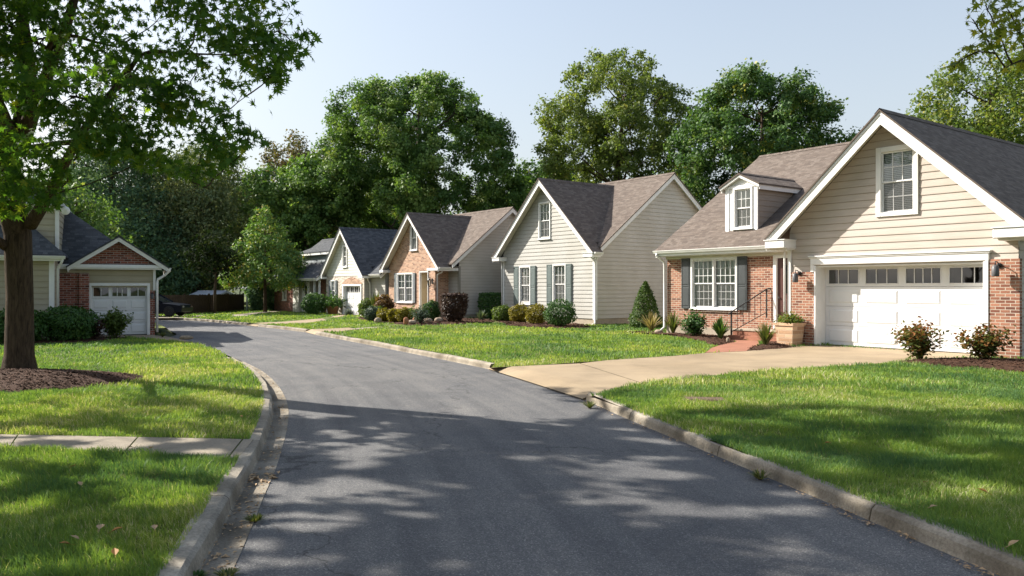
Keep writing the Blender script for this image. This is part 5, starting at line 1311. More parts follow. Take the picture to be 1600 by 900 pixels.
tree('cedar_tree', 'second dark cedar beyond the roof of the left house', (-50, 72), tk(20, .5), cone((0, 0, 2.5), 7.4, 15.8, 11, 1.9, 41), 165, .4, NEEDLE, 'leaf_cedar', 'bark', G2, None, 7, .36, 2, .05, .2, .3, 1.0, .5)
tree('broadleaf_tree', 'dark green tree furthest left behind the left house', (-36, 48), tk(12, .4), dome((0, 0, 8), 5.4, 4.6, 5, 30, 1.8, 43, -.8), 165, .36, SPRAY, 'leaf_oak_dark', 'bark', G2)
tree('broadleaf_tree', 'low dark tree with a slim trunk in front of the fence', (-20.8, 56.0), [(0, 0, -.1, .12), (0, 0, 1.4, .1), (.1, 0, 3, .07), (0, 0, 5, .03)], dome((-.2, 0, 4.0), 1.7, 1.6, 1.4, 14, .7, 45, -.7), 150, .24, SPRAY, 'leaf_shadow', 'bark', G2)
# farther trunks and crowns closing the view
G3 = 'far trees closing the view'
far = [(-52, 92, 15, 8, 'leaf_oak_dark', 'far dark tree behind the second cedar'), (-40, 98, 15, 8, 'leaf_juniper', 'far olive tree glimpsed between the two cedars'), (-30, 104, 14, 7, 'leaf_oak_dark', 'far dark tree behind the brownish tree'), (-16, 100, 14, 7, 'leaf_oak', 'far green tree left behind the massive oak'), (-1, 104, 13, 7, 'leaf_oak_dark', 'far tree right behind the massive oak'), (24, 96, 10, 6, 'leaf_oak_dark', 'far tree hidden low behind the dark oak')]
for i, (x, y, h, r, lf, lb_) in enumerate(far):
    tree('broadleaf_tree', lb_, (x, y), tk(h, .35), dome((0, 0, h*.52), r, r*.8, h*.5, 30, r*.3, 60+i, -.9), 95, .5, SPRAY, lf, 'bark', G3)
# --- small street tree at the bend
tree('young_conifer', 'small conical street tree with orange-tipped feathery foliage', (-18.4, 59.6), [(0, 0, -.1, .17), (0, 0, .5, .13), (0, 0, 2, .11), (0, 0, 5, .06), (0, 0, 7.4, .02)], cone((0, 0, 2.3), 3.3, 5.5, 11, .7, 51)+[(0, 0, 7.6, .35), (0, 0, 7.2, .45)], 430, .24, NEEDLE, 'leaf_spruce', 'bark', None, None, 8, .28, 3, .02, .1, .5, .8, -.2, tintk=.5)
# ------------------------------------------------------------------ shrubs and border plants
def mpp(py): return EYE/(py-450.0)          # metres per pixel at the ground there
SC, ZC = 1.0, 0.0     # the raised bed of the brick gable house has its own scale and level
def shrub(name, label, px, py, w, h, leaf, ls=.05, n=3000, form='round', group=None, stem=True, cat='shrub', shape=OVAL, z0=0.0):
    x, y = gp(px, py); k = mpp(py)*SC; W, H = w*k/2, h*k; x *= SC; y *= SC; z0 = z0+ZC
    root = thing(name, label, cat, (x, y+W*.6, z0), rnd.uniform(0, 6), group)
    d = rng.normal(size=(n, 3)); d /= np.linalg.norm(d, axis=1)[:, None]
    lump = 1+.1*np.sin(d[:, 0]*5+px)*np.sin(d[:, 1]*4.3+1)+.09*np.sin(d[:, 2]*6+d[:, 0]*4+px)
    rr = (.66+.36*rng.random(n)**.6)*lump
    if form == 'round': P = d*rr[:, None]*np.array([W, W, H/2])*.95+np.array([0, 0, H*.5])
    elif form == 'cone':
        t = rng.random(n)**1.5; a = rng.random(n)*6.283; R_ = W*np.minimum(1, .8+1.1*t)*(1-t)**.72*1.12*(.72+.3*rng.random(n)**.5)*(1+.08*np.sin(a*4+t*9))
        P = np.stack([R_*np.cos(a), R_*np.sin(a), .04*H+t*H*.96], 1); d = np.stack([np.cos(a), np.sin(a), .5*np.ones(n)], 1)
    elif form == 'vase':      # narrow foot, wide bowl, flat top
        t = rng.random(n); a = rng.random(n)*6.283; prof = np.interp(t, [0, .25, .6, .9, 1], [.5, .8, 1, .98, .8])
        top = rng.random(n) < .3; R_ = W*prof*(.8+.22*rng.random(n))*(1+.05*np.sin(a*5+t*7))
        R_ = np.where(top, W*.95*np.sqrt(rng.random(n)), R_); z = np.where(top, H*(.93+.07*rng.random(n)), H*(.06+.92*t))
        P = np.stack([R_*np.cos(a), R_*np.sin(a), z], 1); d = np.stack([np.cos(a), np.sin(a), np.where(top, 1.5, .2)], 1)
    elif form == 'loose':     # stems of leaves fanning from the base
        ns = 34; A = rng.random(ns)*6.283; tilt = rng.random(ns)**.7; L = H*(.72+.4*rng.random(ns))
        idx = rng.integers(0, ns, n); t = .22+.8*rng.random(n)**.75
        R_ = W*1.0*tilt[idx]*t**1.25; jit = rng.normal(size=(n, 3))*ls*.85
        P = np.stack([R_*np.cos(A[idx]), R_*np.sin(A[idx]), L[idx]*t*(1-.28*tilt[idx]*t)], 1)+jit
        d = np.stack([np.cos(A[idx])*.7, np.sin(A[idx])*.7, np.ones(n)], 1)
    P[:, 2] = np.maximum(P[:, 2], .02)
    if stem:
        m = MB()
        for i in range(7 if form == 'loose' else 5):
            a = i*1.3+px; q = (W*.5*math.cos(a), W*.5*math.sin(a), H*.62)
            m.tube(bez((.03*math.cos(a), .03*math.sin(a), -.03), (q[0]*.4, q[1]*.4, H*.3), q, 5), [.02, .018, .014, .01, .006], 5)
        m.build('stem', M['bark'], root)
    tint = np.clip(rng.random(n)*.75+(P[:, 2]/H)*.3*(leaf in ('leaf_redtip', 'leaf_russet')), 0, 1)
    leaf_cloud('foliage', P, ls*rng.uniform(.7, 1.3, n), shape, M[leaf], root, d, .5, .7, tint)
    return root
def fan(name, label, px, py, w, h, leaf, n=60, width=.03, group=None, cat='plant', z0=0.0, arch=.5):
    """tuft of strap leaves arching out from one crown"""
    x, y = gp(px, py); k = mpp(py)*SC; W, H = w*k/2, h*k; x *= SC; y *= SC; z0 = z0+ZC
    root = thing(name, label, cat, (x, y+.05, z0), 0, group)
    V, Cn, Lp, tn = [], [], [], []
    for i in range(n):
        a = rnd.uniform(0, 6.28); til = rnd.random()**.8; L = rnd.uniform(.75, 1.08)
        dx, dy = math.cos(a), math.sin(a); wx, wy = -dy*width/2, dx*width/2; b = len(V); t_ = rnd.random()
        for j, t in enumerate((0, .3, .6, .85, 1)):
            r = W*til*L*t**1.3; z = H*L*(t*(1-.1*til)-arch*til*t*t*.75); wd = (.7, 1, .9, .55, .06)[j]
            c = (dx*(r+.03), dy*(r+.03), max(.01, z))
            V += [(c[0]-wx*wd, c[1]-wy*wd, c[2]), (c[0]+wx*wd, c[1]+wy*wd, c[2])]; tn += [t_, t_]
        for j in range(4):
            Cn.append(4); Lp += [b+2*j, b+2*j+1, b+2*j+3, b+2*j+2]
    raw_mesh('blades', V, Cn, Lp, M[leaf], root, tn)
    q_ = min(1, W*2.2); st = MB(); st.lathe([(.05*q_, -.02), (.06*q_, .03*q_), (.02*q_, .09*q_)], (0, 0, 0), 8); st.build('crown_base', M['leaf_straw'] if False else M['bark'], root)
    return root
def stone(label, px, py, w, h, mat='stone', z0=0.0, depth=.8):
    x, y = gp(px, py); k = mpp(py)*SC; W, H = w*k/2, h*k; x *= SC; y *= SC; z0 = z0+ZC
    m = MB(); nn, ml = 10, 7; base = 0; s1, s2 = rnd.uniform(0, 6), rnd.uniform(0, 6)
    for i in range(ml):
        t = i/(ml-1); z = math.sin((t-.5)*math.pi)*.5+.5; r = max(.02, math.cos((t-.5)*math.pi))**.55
        for j in range(nn):
            a = 6.283*j/nn; q = 1+.13*math.sin(a*2+s1)+.09*math.sin(a*3+s2+t*3)
            m.v.append((W*r*q*math.cos(a), W*depth*r*q*math.sin(a), H*z*(1+.08*math.sin(a*2+s2))-.01))
    for i in range(ml-1):
        for j in range(nn):
            a, b = i*nn+j, i*nn+(j+1) % nn; m.f.append((a, b, b+nn, a+nn)); m.uv.append([(0, 0)]*4)
    m.f.append(tuple(range((ml-1)*nn, ml*nn))); m.uv.append([(0, 0)]*nn)
    o = m.build('stone', M[mat], None, True); o.location = (x, y+W*depth*.6, z0); return tag(o, label, 'stone')

# garage house front
shrub('cone_evergreen', 'tall conical evergreen at the left corner of the porch', 1011, 513, 50, 72, 'leaf_bright2', .085, 6500, 'cone')
fan('yucca', 'straw-coloured spiky yucca before the conical evergreen', 1018, 518, 64, 34, 'leaf_straw', 95, .045)
fan('yucca', 'yellow-green spiky plant beside the porch downspout', 1052, 522.5, 44, 42, 'leaf_yucca', 70, .045)
shrub('broadleaf_shrub', 'small dark glossy shrub under the left part of the porch window', 1089, 528, 44, 37, 'leaf_box', .11, 1500, 'loose')
fan('fern_clump', 'dark green arching clump left of the hand rail', 1126, 530.5, 46, 38, 'leaf_box', 150, .055)
fan('iris_clump', 'fan of yellow-edged strap leaves beside the red walk', 1197, 541, 52, 42, 'leaf_yucca', 85, .05)
shrub('redtip_shrub', 'red-tipped loose shrub standing before the middle of the garage door', 1450, 564, 84, 58, 'leaf_redtip', .1, 1700, 'loose', 'red-tipped shrubs by the garage')
shrub('redtip_shrub', 'red-tipped loose shrub standing beside the right brick pier', 1553, 568, 80, 60, 'leaf_redtip', .1, 1700, 'loose', 'red-tipped shrubs by the garage')
stone('small upright grey-tan stone at the bed corner by the red walk', 1138, 535, 6, 8, 'stone_pale')
stone('rounded pale stone in the bed near the yucca', 1030, 521, 12, 6, 'stone_pale')
# planter
pr = thing('brick_planter', 'tapering brick-patterned planter box beside the garage pier', 'planter', (*H1(-1.0, -.42), .0), RZ)
m = MB()
for w0, w1, z0, z1 in ((.27, .32, 0, .62), (.35, .36, .62, .7)):
    a = [(-w0, -w0, z0), (w0, -w0, z0), (w0, w0, z0), (-w0, w0, z0)]; b = [(-w1, -w1, z1), (w1, -w1, z1), (w1, w1, z1), (-w1, w1, z1)]
    for i in range(4):
        j = (i+1) % 4; m.poly([a[i], a[j], b[j], b[i]])
    m.poly(b); m.poly(a[::-1])
m.build('pot', M['planter_brick'], pr)
pl = thing('planter_plant', 'green and yellow bedding plants filling the brick planter', 'plant', (*H1(-1.0, -.42), .7), RZ)
Pp = rng.normal(size=(900, 3))*np.array([.17, .17, .1]); Pp[:, 2] = np.abs(Pp[:, 2])*1.1+.02
leaf_cloud('foliage', Pp, .075*rng.uniform(.7, 1.3, 900), OVAL, M['leaf_bright'], pl, None, .6, .8)
leaf_cloud('flowers', Pp[:160]*1.08+np.array([0, 0, .03]), .06, OVAL, M['leaf_redtip'], pl, None, .9, .6, np.full(160, .8))
# cream house bed
shrub('boxwood', 'tall dark green boxwood at the left corner of the cream house', 769, 500, 44, 42, 'leaf_box', .11, 4500, 'vase')
fan('liriope', 'low grey-green grassy clump at the left end of the bed', 752, 503, 32, 22, 'leaf_blue', 90, .05)
shrub('variegated_shrub', 'light green mound between the tall boxwood and golden shrubs', 786, 503, 36, 26, 'leaf_bright', .1, 2600, 'round')
shrub('golden_shrub', 'golden yellow mounded shrub nearest the left cream house window', 813, 505, 36, 30, 'leaf_gold', .085, 2800, 'round', 'golden shrubs before the cream house')
shrub('golden_shrub', 'golden yellow mounded shrub touching the round blue-green bush', 839, 507.5, 36, 32, 'leaf_gold', .085, 2800, 'round', 'golden shrubs before the cream house')
shrub('round_bush', 'large clipped round blue-green bush by the cream house corner', 876, 511, 52, 42, 'leaf_box', .07, 6000, 'round')
# brick gable house bed
SC, ZC = S3, Z3+.03
shrub('russet_shrub', 'rounded russet brown shrub left of the grey-shuttered window', 599, 499, 32, 37, 'leaf_russet', .11, 2400, 'round')
shrub('green_mound', 'bright green mound beside the white garage corner', 573, 498, 32, 29, 'leaf_bright', .11, 2000, 'round')
shrub('blue_shrub', 'low blue-green shrub at the left of the rock bed', 580, 502, 28, 22, 'leaf_blue', .1, 1500, 'round')
for lx, px, py, w, h in (('yellow-green low shrub below the russet shrub', 600, 503, 24, 20), ('yellow-green low shrub in the middle of the rock bed', 615, 504, 24, 21), ('yellow-green low shrub nearest the red stones', 629, 504.5, 23, 22)):
    shrub('yellow_shrub', lx, px, py, w, h, 'leaf_gold', .1, 1300, 'round', 'yellow-green shrubs in the rock bed')
shrub('green_mound', 'small fresh green shrub tucked under the russet shrub', 590, 501, 20, 22, 'leaf_bright', .1, 1000, 'round')
shrub('green_mound', 'small green shrub under the right grey shutter', 639, 501.5, 22, 20, 'leaf_bright', .1, 900, 'round')
shrub('ball_topiary', 'small round green bush on a short foot by the brick doorway', 673, 503, 27, 33, 'leaf_box', .09, 2400, 'round')
shrub('maroon_bush', 'large vase-shaped maroon brown bush by the brick corner', 709, 504, 42, 44, 'leaf_maroon', .095, 5000, 'vase')
shrub('lavender_clump', 'low silvery green clump before the brick doorway', 656, 506.5, 32, 24, 'leaf_blue', .12, 1400, 'loose', shape=NEEDLE)
fan('yucca', 'tall spiky yucca between the two white and brick houses', 588, 498, 44, 48, 'leaf_yucca', 80, .08)
for lb_, px, py, w, h, mt_ in (('red-brown block stone at the bed front', 634, 508, 10, 11, 'stone_red'), ('large pale stone beside the silvery clump', 668, 505, 16, 7, 'stone_pale'), ('reddish stone right of the pale doorway stone', 650, 503, 13, 7, 'stone_red'), ('pale tan stone below the red block', 644, 507, 13, 6, 'stone_pale'), ('pale stone at the foot of the brick corner', 685, 504, 13, 7, 'stone_pale'), ('dark red stone under the window', 626, 501.5, 13, 12, 'stone_red'), ('low pale stone among the left shrubs', 590, 505, 12, 8, 'stone_pale')):
    stone(lb_, px, py, w, h, mt_)
SC, ZC = 1.0, 0.0
# narrow white house
shrub('round_bush', 'clipped dark green bush before the far white front door', 487, 492, 37, 34, 'leaf_box', .12, 3500, 'round')
pt = thing('flower_pot', 'terracotta pot at the corner of the white gabled house', 'flower pot', (*gp(520, 491.5), 0))
m = MB(); m.lathe([(.3, 0), (.42, .5), (.46, .5), (.46, .58), (.4, .58), (.38, .5)], (0, 0, 0), 18); m.build('pot', M['terracotta'], pt, True)
pp = thing('potted_shrub', 'leafy green plant with a few red leaves in the terracotta pot', 'plant', (*gp(520, 491.5), .55))
Pp = rng.normal(size=(1300, 3))*np.array([.42, .42, .26]); Pp[:, 2] = np.abs(Pp[:, 2])*1.3
leaf_cloud('foliage', Pp, .15*rng.uniform(.7, 1.3, 1300), OVAL, M['leaf_box'], pp, None, .5, .8)
shrub('flower_clump', 'tiny pale flowering clump at the white garage door', 544, 494, 12, 10, 'leaf_blue', .09, 400, 'round')
# far left side
shrub('dark_bush', 'tall very dark bush beside the white post', 403, 486, 38, 46, 'leaf_cedar', .2, 3500, 'vase')
shrub('dark_bush', 'dark low bush right of the street tree trunk', 430, 485, 30, 20, 'leaf_oak_dark', .16, 1600, 'round')
shrub('hedge', 'dark green hedge before the khaki wall right of the maple trunk', 92, 534, 84, 56, 'leaf_box', .1, 6500, 'round')
shrub('hedge', 'dark green hedge partly behind the maple trunk', 12, 538, 84, 58, 'leaf_box', .1, 6500, 'round')
shrub('round_bush', 'fresh green rounded bush in front of the left garage door', 173, 529, 48, 44, 'leaf_bright', .1, 3600, 'loose')
shrub('russet_shrub', 'low dark russet shrub between hedge and round bush', 140, 531, 28, 30, 'leaf_maroon', .11, 1300, 'loose')
stone('flat oval stone lying on the left apron', 289, 530.5, 22, 6.5, 'stone', .0, .6)
fan('weed_tuft', 'low weeds at the corner of the left garage', 253, 526, 24, 9, 'leaf_yucca', 60, .03, None, 'weed')

# ------------------------------------------------------------------ fence, posts, shed, car
fn = thing('board_fence', 'dark weathered wooden board fence under the trees', 'fence', (0, 0, 0))
m = MB(); fp = smooth([(-34, 52.5), (-27, 53.2), (-22.9, 55.0), (-22.0, 59), (-21.6, 64.5)], 6); fp = resample(fp, 150)
for i in range(len(fp)-1):
    a, b = fp[i], fp[i+1]; d = (b-a)*.96; h = 1.32+rnd.uniform(-.03, .03); e = np.array([-d[1], d[0]])/np.linalg.norm(d)*.01
    m.prism([(a[0]-e[0], a[1]-e[1], .02), (a[0]+d[0]-e[0], a[1]+d[1]-e[1], .02), (a[0]+d[0]-e[0], a[1]+d[1]-e[1], h), (a[0]-e[0], a[1]-e[1], h)], (e[0]*2, e[1]*2, 0))
m.build('board_panel', M['fence'], fn)
rlm = MB()
for z in (.35, 1.1): rlm.tube([(x+.04, y+.05, z) for x, y in fp[::6]], .035, 4)
rlm.build('rail', M['fence'], fn)
for i in range(0, len(fp), 21):
    pm = MB(); x, y = fp[i]; pm.box(x-.05, x+.05, y+.06, y+.16, 0, 1.4); pm.build('post', M['fence'], fn)
wp = MB(); x, y = gp(386, 485.5); wp.bev(x-.06, x+.06, y-.06, y+.06, -.05, 1.3, .01); wp.prism([(x-.075, y-.075, 1.3), (x+.075, y-.075, 1.3), (x+.075, y+.075, 1.3), (x-.075, y+.075, 1.3)], (0, 0, .04))
tag(wp.build('marker_post', M['post_white']), 'slim white post at the right end of the board fence', 'post')
wp = MB(); x, y = gp(331, 489); wp.tube([(x, y, 0), (x, y, 1.25)], .04, 6)
tag(wp.build('stake', M['fence']), 'brown stake beside the slim tree before the fence', 'stake')
sh = thing('garden_shed', 'low shed with pale metal roof behind the board fence', 'shed', (-26.2, 70, 0), R(-20))
m = MB(); m.box(-1.2, 1.2, -1.3, 1.3, 0, 1.15); m.build('wall', M['taupe_siding'], sh)
gable_roof(sh, 'x', -1.5, 1.5, 0, 1.5, 1.1, .3, M['metal_roof'], (-1.2, 1.2), (True, True), .1)
# black pickup
CARX, CARY = -22.6, 50.2
car = thing('parked_car', 'black car parked at the far left end of the road', 'car', (CARX, CARY, .02), 0)
prof = [(-2.5, .34), (-2.52, .62), (-2.45, .86), (-1.5, .92), (.55, .9), (1.5, .82), (2.12, .72), (2.24, .55), (2.2, .3), (1.9, .26), (-2.2, .26)]
m = MB(); W_ = .88
def ring_of(y, s, dz): return [(x*(1-.02*(1-s)), y, z*s+dz) for x, z in prof]
rings = [ring_of(-W_, .93, .03), ring_of(-W_+.07, 1, 0), ring_of(W_-.07, 1, 0), ring_of(W_, .93, .03)]
for i in range(3):
    for j in range(len(prof)):
        k = (j+1) % len(prof); m.poly([rings[i][j], rings[i][k], rings[i+1][k], rings[i+1][j]])
m.poly(rings[0]); m.poly(rings[3][::-1]); m.build('body', M['car_paint'], car)
cab = [(-1.7, .9), (-1.15, 1.36), (.1, 1.4), (1.0, .89)]
m = MB(); gm = MB()
top = [(x, z) for x, z in cab]
lo = [[(x, y, z) for x, z in ((-1.7, .9), (1.0, .89))] for y in (-.8, .8)]
hi = [[(x, y, z) for x, z in ((-1.15, 1.36), (.1, 1.4))] for y in (-.62, .62)]
gm.poly([lo[0][0], lo[0][1], hi[0][1], hi[0][0]]); gm.poly([lo[1][0], lo[1][1], hi[1][1], hi[1][0]]); gm.poly([lo[0][1], lo[1][1], hi[1][1], hi[0][1]]); gm.poly([lo[0][0], lo[1][0], hi[1][0], hi[0][0]])
gm.build('windscreen', M['car_glass'], car)
m.prism([hi[0][0], hi[0][1], hi[1][1], hi[1][0]], (0, 0, .05))
for y0_, y1_ in ((-.8, -.62), (.8, .62)):
    for a_, b_ in (((-1.7, y0_, .9), (-1.15, y1_, 1.38)), ((1.0, y0_, .89), (.1, y1_, 1.42)), ((-.35, y0_, .9), (-.45, y1_, 1.4))): m.tube([a_, b_], .04, 5)
m.build('roof', M['car_paint'], car)
for x in (-1.55, 1.45):
    for y in (-.82, .82):
        t = MB(); t.lathe([(.2, -.1), (.31, -.1), (.335, -.06), (.335, .06), (.31, .1), (.2, .1)], (x, y, .335), 20, 'y'); w_ = t.build('wheel', M['tyre'], car, True)
        r_ = MB(); r_.lathe([(.02, -.1), (.06, -.085), (.19, -.07), (.2, -.104), (.2, .104), (.19, .07), (.02, .1)], (x, y, .335), 16, 'y'); r_.build('rim', M['rim'], w_)
for y in (-.62, .62):
    t = MB(); t.bev(-.01, .01, -.16, .16, -.06, .06, .005); o = t.build('headlight', M['glass'], car); o.location = (2.22, y, .6)
sheet('parking_pad', [(-34, 47.2), (-19.5, 47.6), (-19.2, 50.5), (-20.5, 52.6), (-34, 52)], .02, M['concrete_grey'], 'paved pad under the parked black car', 'path')

# ------------------------------------------------------------------ small things on the ground
x, y = gp(1101, 624); lid = thing('utility_cover', 'rusty rectangular utility cover set in the right lawn', 'utility cover', (x, y, 0), R(-8))
m = MB(); m.bev(-.3, .3, -.2, .2, .0, .012, .004); m.build('frame', M['lid'], lid)
m = MB()
m.box(-.26, .26, -.165, .165, .012, .018)
for i in range(9): m.box(-.24+i*.055, -.22+i*.055, -.14, .14, .018, .022)
m.build('lid', M['lid'], lid)
FL = [(125, 855, 'curled tan leaf lying nearest the bottom edge of the left lawn'), (112, 862, 'upright yellow leaf beside the curled tan leaf'), (155, 838, 'large tan leaf in the middle of the left verge grass'), (173, 842, 'small yellow leaf right of the large tan leaf'), (128, 768, 'pale tan leaf halfway up the left verge grass'), (110, 738, 'orange leaf in the grass just below the footpath'), (242, 838, 'rust leaf near the left kerb'), (180, 880, 'rust leaf low in the left verge'), (208, 706, 'brown leaf at the footpath edge by the joint'), (232, 708, 'dark tan leaf on the footpath slab edge'), (1250, 690, 'tan leaf on the shaded part of the right lawn'), (1288, 699, 'ochre leaf beside the tan leaf on the right lawn'), (1453, 802, 'orange leaf by the right kerb'), (1444, 762, 'pale leaf in the shaded right grass'), (1575, 865, 'tan leaf at the right kerb near the frame corner'), (1545, 780, 'ochre leaf in the long grass far right'), (360, 640, 'pale tan leaf near the kerb on the sunlit lawn'), (378, 657, 'bleached leaf by the kerb on the left lawn')]
for i, (px, py, lb_) in enumerate(FL):
    x, y = gp(px, py); s = rnd.uniform(.055, .085); m = MB(); a = rnd.uniform(0, 6.28); tl = rnd.uniform(.2, .9)
    pts = [(u*s, v*s, .05+(abs(u)*.5*s)+v*s*tl*.6) for u, v in ((0, 0), (.32, .3), (.34, .6), (.16, .86), (0, 1.15))]; ptl = [(-u*s, v*s, .05+(abs(u)*.5*s)+v*s*tl*.6) for u, v in ((0, 0), (.32, .3), (.34, .6), (.16, .86), (0, 1.15))]
    m.poly(pts); m.poly(ptl[::-1]); m.tube([pts[0], (0, -.3*s, .05-.1*s)], .0025, 4)
    o = m.build('fallen_leaf', M['leaf_fallen' if i % 2 else 'leaf_fallen_tan']); o.location = (x, y, 0); o.rotation_euler = (0, 0, a)
    tag(o, lb_, 'leaf', 'fallen leaves on the lawns')
GL = [(414, 745, 'withered brown leaves heaped in the gutter near the footpath'), (404, 752, 'dark twiggy leaf scrap lying on the gutter pan edge')]
for px, py, lb_ in GL:
    x, y = gp(px, py, ZR); m = MB()
    for k in range(9):
        a = rnd.uniform(0, 6.28); s = rnd.uniform(.03, .06); cx_, cy_ = rnd.uniform(-.12, .12), rnd.uniform(-.14, .14); c, sn = math.cos(a)*s, math.sin(a)*s
        m.poly([(cx_, cy_, .004), (cx_+c-.4*sn, cy_+sn+.4*c, .02), (cx_+1.8*c, cy_+1.8*sn, .01), (cx_+c+.4*sn, cy_+sn-.4*c, .026)])
    o = m.build('leaf_heap', M['leaf_fallen_tan']); o.location = (x, y, ZR); tag(o, lb_, 'leaves', None, 'stuff')
for px, py, lb_, s in ((396, 796, 'small green weed tuft at the asphalt edge by the left gutter', 1), (350, 880, 'green weed tuft low in the left gutter', 1.1), (302, 880, 'thin weeds growing up the left kerb face', .8), (922, 627, 'weed tuft at the end of the right kerb by the driveway', 1.0), (1190, 733, 'weed tuft in the broken joint of the right kerb', 1.2)):
    fan('weed_tuft', lb_, px, py, 40*s, 14*s, 'leaf_yucca' if px != 302 else 'leaf_box', 70, .012, None, 'weed', ZR+.005)

# low bank that lifts the brick gable bed above the long lawn
bk = [gp3(*p) for p in ((542, 494), (552, 497), (575, 501.5), (610, 505.5), (650, 508.5), (690, 508), (735, 506))]+[H3(.4, 1.5), H3(.4, 6)]
bk = smooth(bk, 4); NB = normals(bk); m = MB(); Gp = []
off = ((.35, Z3), (0, Z3-.005), (-.3, Z3*.8), (-.7, Z3*.35), (-1.2, .06), (-1.7, -.02))
for i in range(len(bk)-1):
    for (o0, z0_), (o1, z1_) in zip(off[:-1], off[1:]):
        m.poly([(*(bk[i]+NB[i]*o0), z0_), (*(bk[i]+NB[i]*o1), z1_), (*(bk[i+1]+NB[i+1]*o1), z1_), (*(bk[i+1]+NB[i+1]*o0), z0_)])
tag(m.build('bank', M['lawn'], smooth=True), 'low grassy bank below the raised bed of the brick gable house', 'bank', kind='structure')

# scraps of leaf and grit caught in the gutters
def debris(name, label, P, Nn, o0, o1, z, n, smin=.008, smax=.028):
    m = MB()
    for i in range(n):
        k = rnd.randrange(len(P)-1); t = rnd.random(); p = P[k]*(1-t)+P[k+1]*t+Nn[k]*(o0+(o1-o0)*rnd.random())
        if not 3.5 < p[1] < 26 or rnd.random() > .45+.55*math.sin(p[1]*2.1)**2: continue
        s = rnd.uniform(smin, smax); a = rnd.uniform(0, 6.28); c, q = math.cos(a)*s, math.sin(a)*s; zz = z+.003
        m.poly([(p[0]-c, p[1]-q, zz), (p[0]+q*.5, p[1]-c*.5, zz+s*rnd.uniform(0, .5)), (p[0]+c, p[1]+q, zz), (p[0]-q*.5, p[1]+c*.5, zz+s*rnd.uniform(0, .6))])
    return tag(m.build(name, M['leaf_fallen_tan']), label, 'litter', kind='stuff')
debris('litter', 'leaf scraps and grit caught in the left gutter', leftA, nl, .0, .24, ZR, 900)
debris('litter', 'leaf scraps along the foot of the right kerb', rightA, -nr, -.14, .02, ZR+.012, 420)

